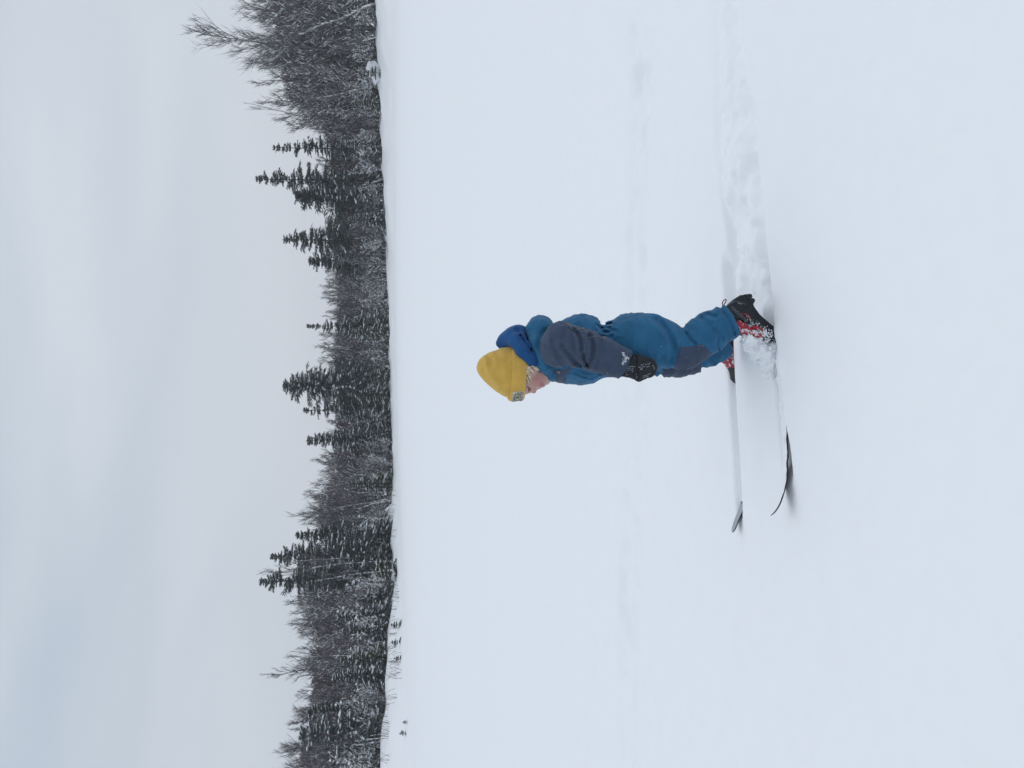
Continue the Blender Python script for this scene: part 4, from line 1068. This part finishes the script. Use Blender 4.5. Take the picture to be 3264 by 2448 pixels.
# ---- suit details laid on the cloth
for L_ in ([(612, 252), (650, 262), (676, 286), (692, 305)], [(697, 303), (720, 292), (745, 291), (768, 308), (788, 347)], [(792, 348), (815, 339), (855, 339), (900, 358)]):
    part('piping', *strips(SUITBVH, [L_], .0022, .0008), M_PIPE, snowsuit)
lg = [(579, 561), (603, 568), (602, 578), (577, 572)]
def sheet(bvh, quad, off, n=6, m=6):
    q = np.array(quad, float); Vs = []
    for i in range(n + 1):
        for j in range(m + 1):
            a = q[0] + (q[1] - q[0]) * i / n; b = q[3] + (q[2] - q[3]) * i / n
            Vs.append(on_surface(bvh, *(a + (b - a) * j / m), off))
    if any(v is None for v in Vs): return None
    return np.array(Vs), np.array([(i * (m + 1) + j, i * (m + 1) + j + 1, (i + 1) * (m + 1) + j + 1, (i + 1) * (m + 1) + j) for i in range(n) for j in range(m)])
LOGO = [(586, 553), (604, 556), (604, 574), (586, 570)]
s_ = sheet(SUITBVH, LOGO, .0012)
if s_:
    lo_ = part('logo_tag', *s_, M_INK, snowsuit)
    part('logo_mark', *strips(SUITBVH, [[(588, 557), (588, 569)], [(588, 557), (593, 560), (593, 570)], [(596, 558), (602, 561)], [(596, 559), (596, 572)], [(601, 562), (598, 567), (603, 573)]], .0009, .0018), M_WTXT, lo_)
# specks of snow caught on the suit
rs = np.random.default_rng(4); C_, S_ = [], []
for cx, cy in [(878, 352), (882, 358), (1172, 236), (902, 570), (895, 560), (930, 235), (928, 268), (1490, 396), (1476, 402), (1420, 490), (1240, 405), (925, 240), (1400, 470)] + [(rs.uniform(600, 1600), rs.uniform(250, 560)) for _ in range(10)]:
    q = on_surface(SUITBVH, cx, cy, .0004)
    if q is not None:
        for _ in range(2): C_.append(q + rs.normal(0, .0012, 3)); S_.append(np.full(3, rs.uniform(.0005, .0013)))
o = part('snow_specks', *blobs(np.array(C_), np.array(S_), np.zeros(len(C_)), .2, rs), M_TSNOW, snowsuit); o['kind'] = 'stuff'

# ---- mittens
def mitten(T, o, far=False):
    wr = T[-1][0]
    if not far:
        a, b = B(1035, 532, .160), B(1150, 537, .160)
        th = [B(1050, 575, .135), B(1100, 598, .120), B(1135, 590, .115)]
    else:
        ax_ = T[-1][0] - T[-2][0]; ax_ /= np.linalg.norm(ax_)
        a, b = wr + ax_ * .02, wr + ax_ * .085
        th = [a + BF * .03, a + BF * .045 + ax_ * .03, a + BF * .04 + ax_ * .05]
    def fn(P):
        p = squash(P, o, 0.66)
        d = chain(p, [a, (a + b) / 2, b], [.038, .0435, .0375])
        d = smin(d, chain(P, th, [.016, .015, .012]), .008)
        d = smin(d, chain(P, [a - (b - a) * .6, a], [.034, .035]), .006)
        if not far:
            d = d + folds(P, [([(1078, 470), (1086, 530), (1092, 600)], .0035, 5), ([(1150, 488), (1185, 525), (1180, 570)], .0015, 6), ([(1062, 478), (1066, 600)], .0012, 5)]) * (lat(P) > .16)
        return d + .001 * fbm(P, .02, 81, 2)
    c = (a + b) / 2
    V, Q = sdf_mesh(fn, c - .13, c + .13, .0030)
    ob = part('mitten', V, Q, M_MITT, person)
    return ob, BVHTree.FromPolygons([tuple(v) for v in V], [tuple(int(i) for i in q) for q in Q])
mit, MB = mitten(ARM_N, .160); mitten(ARM_F, -.150, True)
def zc(X, Y): return ((1970 + X * .08439 - 1480) / .5063, (1090 + Y * .08439 - 900) / .5063)
PR = [[(225, 940), (420, 930), (560, 925), (630, 940)], [(255, 1025), (330, 998), (480, 985)], [(515, 995), (575, 990)], [(330, 1080), (420, 1062)], [(455, 1055), (590, 1055)], [(530, 1118), (580, 1112)], [(275, 1130), (310, 1140)], [(770, 910), (790, 970), (870, 940)], [(850, 880), (900, 860), (945, 920)], [(830, 1040), (930, 960)], [(840, 1050), (930, 1020)], [(940, 830), (980, 840)], [(1020, 870), (1070, 830)], [(1110, 860), (1160, 825), (1220, 790)], [(1070, 950), (1190, 910)], [(1300, 870), (1345, 930), (1375, 1030)], [(690, 1200), (685, 1255)], [(680, 1300), (730, 1330), (690, 1360)], [(930, 1290), (1080, 1250), (1220, 1190)], [(950, 1340), (1060, 1310), (1160, 1280)], [(705, 1070), (715, 1080)], [(700, 990), (708, 1020)], [(960, 945), (1030, 915)], [(300, 1230), (360, 1245)], [(620, 600), (640, 620)]]
o = part('print', *strips(MB, [[zc(*p) for p in L] for L in PR], .0017, .0005), M_PRINT, mit); o['kind'] = 'stuff'
part('wrist_strap', *strips(MB, [[zc(650, 860), zc(690, 1000), zc(740, 1150), zc(770, 1340)]], .004, .0002), M_MITT, mit)
# snow packed into the near cuff
rs = np.random.default_rng(6); C_, S_ = [], []
for X, Y in [(150, 440), (190, 470), (220, 500), (250, 550), (290, 600), (320, 640), (365, 655), (285, 660), (255, 720), (225, 760), (205, 800), (180, 830)]:
    q = on_surface(MB, *zc(X, Y), .004)
    q2 = on_surface(SUITBVH, *zc(X, Y), .002)
    p = q2 if q is None else (q if q2 is None or q[1] < q2[1] else q2)
    if p is not None:
        for _ in range(10): C_.append(p + rs.normal(0, .0030, 3)); S_.append(rs.uniform(.0010, .0028, 3))
if C_:
    o = part('snow_crust', *blobs(np.array(C_), np.array(S_), np.zeros(len(C_)), .25, rs), M_TSNOW, mit); o['kind'] = 'stuff'

# ---- boots: outlines measured on the fore-and-aft plane of each foot, given their real width
def plate(outline, o, hw, rnd_, taper=None, h=.0022, F=BF):
    """rounded slab with the outline and a lateral half width"""
    W = np.array([B(a, b, o) for a, b in outline]); uu = (W - BC) @ BF; vv = W[:, 2]
    pts = np.stack([uu, vv], 1)
    def fn(P):
        f = (P - BC) @ BF; l = np.abs(lat(P) - o)
        w = hw if taper is None else taper(f, P[:, 2])
        a = poly2(f, P[:, 2], pts) + rnd_; b = l - w + rnd_
        return np.minimum(np.maximum(a, b), 0) + np.hypot(np.maximum(a, 0), np.maximum(b, 0)) - rnd_
    lo = W.min(0) - .06; hi = W.max(0) + .06
    return sdf_mesh(fn, lo, hi, h, 8, 1)
ON = .137; OF_ = (np.array([*FB, 0]) - BC) @ BL; print('far boot offset', OF_)
NB_OUT = [(1600, 200), (1650, 150), (1672, 128), (1700, 103), (1724, 88), (1746, 88), (1800, 165), (1825, 200), (1852, 226), (1885, 252), (1925, 292), (1942, 330), (1938, 368), (1905, 378), (1880, 372), (1852, 330), (1800, 292), (1773, 275), (1748, 258), (1721, 243), (1650, 280), (1600, 260)]
NB_SOLE = [(1738, 88), (1787, 83), (1798, 100), (1787, 109), (1804, 111), (1813, 127), (1800, 149), (1807, 166), (1839, 211), (1880, 248), (1930, 290), (1950, 330), (1944, 370), (1932, 372), (1928, 330), (1905, 292), (1865, 256), (1822, 212), (1785, 165)]
NB_RED = [(1690, 240), (1721, 243), (1748, 258), (1773, 275), (1800, 290), (1835, 305), (1860, 318), (1880, 345), (1850, 352), (1790, 338), (1748, 330), (1715, 310), (1690, 285)]
V, Q = plate(NB_OUT, ON, .033, .016); nboot = part('ski_boot', V, Q, M_BLACK, person); nboot['label'] = 'black boot with heel lifted off the ski'
NBV = BVHTree.FromPolygons([tuple(v) for v in V], [tuple(int(i) for i in q) for q in Q])
part('sole', *plate(NB_SOLE, ON, .030, .004), M_BLACK, nboot)
part('tongue', *plate(NB_RED, ON, .024, .010), M_REDSNOW, nboot)
def zb(X, Y): return 1619.6 + X * .1786, 59.3 + Y * .1786
v, f = text_mesh('ROSSIGNOL', 0.0)
W = []
for x, y in v:                                        # along the boot side, gently bowed
    bx = 850 + (330 - 850) * x; by = 1010 + (520 - 1010) * x
    nx_, ny_ = 0.70, -0.71                           # letters stand towards the sole side? up is away from the sole
    hgt = (y - 0.5) * 105
    X, Y = bx - nx_ * hgt, by - ny_ * hgt
    p = on_surface(NBV, *zb(X + 0, Y), .0006); W.append(p)
if all(p is not None for p in W):
    part('lettering', np.array(W), f, M_GTXT, nboot, False)
part('swoosh', *strips(NBV, [[zb(710, 745), zb(760, 800), zb(830, 770)], [zb(840, 775), zb(900, 800), zb(960, 850), zb(1020, 930)], [zb(850, 820), zb(920, 890), zb(1000, 960)]], .0030, .0003), M_RED, nboot)
part('swoosh_lettering', *strips(NBV, [[zb(865, 815), zb(885, 845)], [zb(900, 850), zb(925, 870), zb(915, 890)], [zb(935, 890), zb(960, 905)], [zb(965, 925), zb(990, 935)]], .0014, .0020), M_WTXT, nboot)
part('seam_piping', *strips(NBV, [[zb(170, 520), zb(300, 390), zb(450, 335), zb(600, 355), zb(760, 410), zb(840, 450)]], .0020, .0003), M_GTXT, nboot)
part('reflector', *strips(NBV, [[zb(290, 450), zb(360, 405), zb(435, 385)]], .0022, .0006), M_GTXT, nboot)
part('reflector', *strips(NBV, [[zb(570, 395), zb(640, 415), zb(710, 438)]], .0022, .0006), M_PRINT, nboot)
lp = [B(1628, 150, ON), B(1624, 128, ON), B(1634, 112, ON), B(1643, 106, ON), B(1649, 111, ON), B(1646, 122, ON), B(1636, 138, ON), B(1630, 152, ON)]
part('pull_loop', *tubes([(*lp[i], *lp[i + 1], .0020, .0020) for i in range(len(lp) - 1)], 6), M_DKRED, nboot)
part('strap', *strips(NBV, [[zb(960, 1290), zb(1080, 1275), zb(1200, 1310), zb(1330, 1410)]], .006, .001) if False else plate([(1790, 286), (1800, 284), (1830, 290), (1858, 308), (1862, 318), (1850, 318), (1825, 302), (1795, 300)], ON, .036, .003), M_RED, nboot)
FB_OUT = [(1570, 470), (1600, 440), (1640, 390), (1665, 360), (1690, 345), (1765, 345), (1790, 500), (1790, 640), (1730, 632), (1700, 614), (1688, 590), (1678, 555), (1668, 530), (1652, 508), (1630, 492), (1600, 510), (1578, 512)]
FB_RED = [(1578, 514), (1590, 470), (1616, 408), (1650, 396), (1660, 397), (1684, 439), (1700, 480), (1712, 520), (1718, 556), (1702, 556), (1688, 549), (1678, 548), (1668, 532), (1650, 507), (1628, 491), (1614, 478)]
V, Q = plate(FB_OUT, OF_, .031, .012); fboot = part('ski_boot', V, Q, M_BLACK, person); fboot['label'] = 'boot with red upper standing flat on the ski'
FBV = BVHTree.FromPolygons([tuple(v) for v in V], [tuple(int(i) for i in q) for q in Q])
V, Q = plate(FB_RED, OF_, .033, .008); part('red_upper', V, Q, M_REDSNOW, fboot)
kn = B(1620, 480, OF_ + .030); part('lace_knob', *uvball(kn, (.0045, .006, .0045)), M_BLACK, fboot)
part('liner', *plate([(1576, 512), (1598, 470), (1610, 440), (1618, 442), (1612, 470), (1590, 514)], OF_, .030, .004), M_WTXT, fboot)
part('toe_cap', *plate([(1684, 552), (1700, 556), (1716, 560), (1722, 632), (1706, 620), (1692, 602)], OF_, .0335, .006), M_BLACKSNOW, fboot)
# ------------------------------------------------------------------ skis
def plane_hit(px, py, p0, d2):
    """pixel onto the vertical plane through p0 along d2"""
    n = np.array([-d2[1], d2[0], 0]); r = ray(px, py); t = ((np.array([p0[0], p0[1], 0]) - CAM) @ n) / (r @ n); return CAM + r * t
def ski(name, base, d2, tail, tip_s, zprof, label, roll=None):
    """base: origin on the line; zprof: list of (s, z of the underside)"""
    S = np.concatenate([np.linspace(tail, tip_s - .20, 22), np.linspace(tip_s - .19, tip_s, 26)])
    zz = np.interp(S, [a for a, _ in zprof], [b for _, b in zprof])
    kz = np.ones(5) / 5
    zz[6:-6] = np.convolve(zz, kz, 'same')[6:-6]
    w = np.interp(tip_s - S, [0, .004, .015, .035, .07, .15, .5, 1.2], [.003, .010, .0165, .0205, .0225, .0235, .021, .022])
    th = np.interp(tip_s - S, [0, .15, .5, 1.0], [.0035, .0045, .008, .008])
    n2 = np.array([-d2[1], d2[0]])
    rl = np.zeros(len(S)) if roll is None else np.tan(np.interp(S, [a for a, _ in roll], [math.radians(b) for _, b in roll]))
    zz = zz - rl * w                                   # the profile was taken along the camera-side edge
    def ring(k, lo, hi_, wf=1.0):
        c = base + d2 * S[k]; t = rl[k] * w[k] * wf
        return [np.array([*(c - n2 * w[k] * wf), zz[k] + lo - t]), np.array([*(c + n2 * w[k] * wf), zz[k] + lo + t]), np.array([*(c + n2 * w[k] * wf), zz[k] + hi_ + t]), np.array([*(c - n2 * w[k] * wf), zz[k] + hi_ - t])]
    V = np.array([p for k in range(len(S)) for p in ring(k, 0, th[k])]); m = len(S)
    F = [(4 * k + a, 4 * k + (a + 1) % 4, 4 * (k + 1) + (a + 1) % 4, 4 * (k + 1) + a) for k in range(m - 1) for a in range(4)] + [(0, 3, 2, 1), (4 * m - 4, 4 * m - 3, 4 * m - 2, 4 * m - 1)]
    e = empty(name, (*(base), zz[4]), label, 'ski', 'pair of cross country skis')
    part('ski_body', V, np.array(F), M_SKI, e, False)
    V = np.array([p for k in range(len(S)) for p in ring(k, th[k] + .0002, th[k] + .0012, .90)])
    top = part('top_sheet', V, np.array(F), M_SKITOP, e, False)
    def band(s0, s1, mm, nme, bow=0.0):
        Vb, Fb = [], []
        n = 10
        for i in range(n + 1):
            f = i / n * 2 - 1
            for s_ in (s0, s1):
                s_ = s_ - bow * f * f
                wk = np.interp(s_, S, w) * .90; zk = np.interp(s_, S, zz + th) + np.interp(s_, S, rl) * wk * f
                c = base + d2 * s_ + n2 * wk * f; Vb.append((*c, zk + .0016))
        for i in range(n): Fb.append((2 * i, 2 * i + 1, 2 * i + 3, 2 * i + 2))
        part(nme, np.array(Vb), np.array(Fb), mm, top, False)
    band(tip_s - .118, tip_s - .112, M_INK, 'stripe', .010); band(tip_s - .150, tip_s - .135, M_INK, 'stripe', -.006)
    bz_ = np.interp(0.0, S, zz + th)
    c = base
    def bxv(s0, s1, w_, z0, z1):
        P = [base + d2 * a + n2 * b for a in (s0, s1) for b in (-w_, w_)]
        v = np.array([(*p, z) for z in (z0, z1) for p in P]); f = np.array([(0, 1, 3, 2), (4, 6, 7, 5), (0, 4, 5, 1), (2, 3, 7, 6), (0, 2, 6, 4), (1, 5, 7, 3)])
        return v, f
    part('binding', *bxv(-.03, .05, .016, bz_ + .0015, bz_ + .008), M_SKI, e, False)
    return e, S, zz + th, w, n2, rl
def ski_snow(e, S, zt, w, n2, rl, base, d2, s0, s1, hgt, seed, over=1.08, name='snow_cover'):
    n, m = 150, 13; Vs = []
    for i in range(n + 1):
        s_ = s0 + (s1 - s0) * i / n; c = base + d2 * s_; W_ = np.interp(s_, S, w) * over; z = np.interp(s_, S, zt)
        end = min(1, min(s_ - s0, s1 - s_) / .04)
        for j in range(m + 1):
            f = j / m * 2 - 1
            Vs.append((*(c + n2 * W_ * f), z + .001 + np.interp(s_, S, rl) * W_ * f + hgt * max(end, 0) ** .5 * (1 - abs(f) ** 3.0)))
    Vs = np.array(Vs); N = fbm(Vs, .045, seed, 3)
    f = np.tile(np.abs(np.linspace(-1, 1, m + 1)), n + 1)
    Vs[:, 2] += np.maximum(N, -.8) * hgt * .55 * (1 - f ** 3)
    Vs[:, :2] += (fbm(Vs, .03, seed + 5, 2) * .004)[:, None] * n2[None] * (f > .8)[:, None]
    Fs = np.array([(i * (m + 1) + j, i * (m + 1) + j + 1, (i + 1) * (m + 1) + j + 1, (i + 1) * (m + 1) + j) for i in range(n) for j in range(m)])
    o = part(name, Vs, Fs, M_SNOW, e); o['kind'] = 'stuff'
# near ski: the underside follows the traced dark edge
pts = [(1985, 860), (2010, 1000), (2021, 1060), (2029, 1130), (2031, 1200), (2024, 1260), (2010, 1312), (1990, 1380), (1966, 1428), (1941, 1465)]
n2 = np.array([-nd[1], nd[0]]); edge0 = NB + n2 * .022
zp = [(-.5, GZ - .100), (-.12, GZ - .075), (.02, GZ - .034), (.20, GZ - .026)]
for a, b in pts:
    h = plane_hit(*crop(a, b), edge0, nd); zp.append(((h[:2] - edge0) @ nd, h[2] - .005 if b > 1050 else GZ - .013))
NEAR_S = zp[-1][0]
r_ = ski('ski', NB, nd, -.46, NEAR_S, zp, 'dark edged ski with upturned tip lifting clear of the snow, snow along its top', [(.1, 0), (.35, 16), (.55, 25), (1, 27)])
ski_snow(*r_, NB, nd, .05, NEAR_S - .06, .010, 91)
ftip = plane_hit(*crop(1692, 1574), FB, fd); FAR_S = (ftip[:2] - FB) @ fd
zp = [(-.6, FZ - .085), (-.1, FZ - .080), (.1, FZ - .066), (FAR_S - .26, FZ - .060), (FAR_S - .19, FZ - .045), (FAR_S - .14, FZ - .028), (FAR_S - .10, FZ - .010), (FAR_S - .05, FZ + (ftip[2] - FZ) * .45), (FAR_S, ftip[2])]
r_ = ski('ski', FB, fd, -.50, FAR_S, zp, 'ski buried in its groove with only the silver tip with black stripes showing')
ski_snow(*r_, FB, fd, .10, FAR_S - .125, .010, 95, 1.2)

# ------------------------------------------------------------------ loose snow kicked over the near boot
PB = [(B(1775, 372, .10), .014), (B(1805, 400, .10), .024), (B(1855, 420, .10), .030), (B(1895, 440, .11), .028), (B(1875, 385, .12), .022), (B(1920, 405, .13), .018), (B(1935, 460, .12), .020), (B(1840, 460, .07), .022), (B(1885, 495, .08), .024), (B(1930, 530, .09), .020), (B(1910, 360, .15), .012), (B(1855, 350, .13), .014), (B(1790, 350, .13), .012), (B(1815, 370, .145), .012), (B(1930, 590, .10), .014), (B(1890, 545, .06), .016), (B(1770, 340, .14), .009)]
def pile(P):
    d = np.full(len(P), 9.0)
    for c, r in PB: d = smin(d, ball(P, c, (r * 1.15, r * 1.15, r)), .014)
    return d + .010 * fbm(P, .024, 97, 3)
V, Q = sdf_mesh(pile, (0.0, 2.90, -.12), (0.26, 3.14, .10), .0030)
o = link('snow_heap', mesh_data('snow_heap', V, Q, M_SNOW)); tag(o, 'crumbly heap of kicked up snow around the boot toe', 'snow heap')
rs = np.random.default_rng(12); C_, S_ = [], []
for _ in range(520):
    t = rs.random()
    a = np.array([1770, 262]) * (1 - t) + np.array([1925, 345]) * t + rs.normal(0, 20, 2)
    p = on_surface(NBV, *a, .0006) if rs.random() < .8 else B(a[0] + 20, a[1] - 20, ON + rs.uniform(-.03, .04))
    if p is None: p = B(a[0], a[1], ON + rs.uniform(-.03, .035))
    k = rs.uniform(.0009, .0030) * (0.6 + .8 * t); C_.append(p); S_.append(k * rs.uniform(.7, 1.3, 3))
for _ in range(260):
    c, r = PB[rs.integers(0, len(PB))]; v = rs.normal(0, 1, 3); v[2] = abs(v[2]); v /= np.linalg.norm(v)
    C_.append(c + v * r * 1.12); S_.append(rs.uniform(.0012, .0045) * rs.uniform(.7, 1.3, 3))
crumb_v, crumb_f = blobs(np.array(C_), np.array(S_), rs.uniform(0, 6, len(C_)), .25, rs)
o = link('snow_crumbs', mesh_data('snow_crumbs', crumb_v, crumb_f, M_SNOW)); tag(o, 'loose snow crumbs stuck to the lifted boot', 'snow', kind='stuff')

# ------------------------------------------------------------------ damp winter air
mh = bpy.data.materials.new('winter_air'); mh.use_nodes = True
n_, l_n = nt(mh)
n_.remove(n_['Principled BSDF']); pv = n_.new('ShaderNodeVolumePrincipled')
pv.inputs['Color'].default_value = (0.90, 0.93, 0.97, 1); pv.inputs['Density'].default_value = 0.0010; pv.inputs['Anisotropy'].default_value = 0.2
l_n.new(pv.outputs[0], n_['Material Output'].inputs['Volume'])
hv = np.array([(x, y, z) for z in (-4, 27) for x, y in ((-300, -80), (300, -80), (300, 380), (-300, 380))], float)
hf = np.array([(3, 2, 1, 0), (4, 5, 6, 7), (0, 1, 5, 4), (1, 2, 6, 5), (2, 3, 7, 6), (3, 0, 4, 7)])
hz_o = link('haze', mesh_data('haze', hv, hf, mh, False)); hz_o['kind'] = 'stuff'; hz_o['label'] = 'thin pale winter haze over the snow field'; hz_o['category'] = 'haze'
print('done')
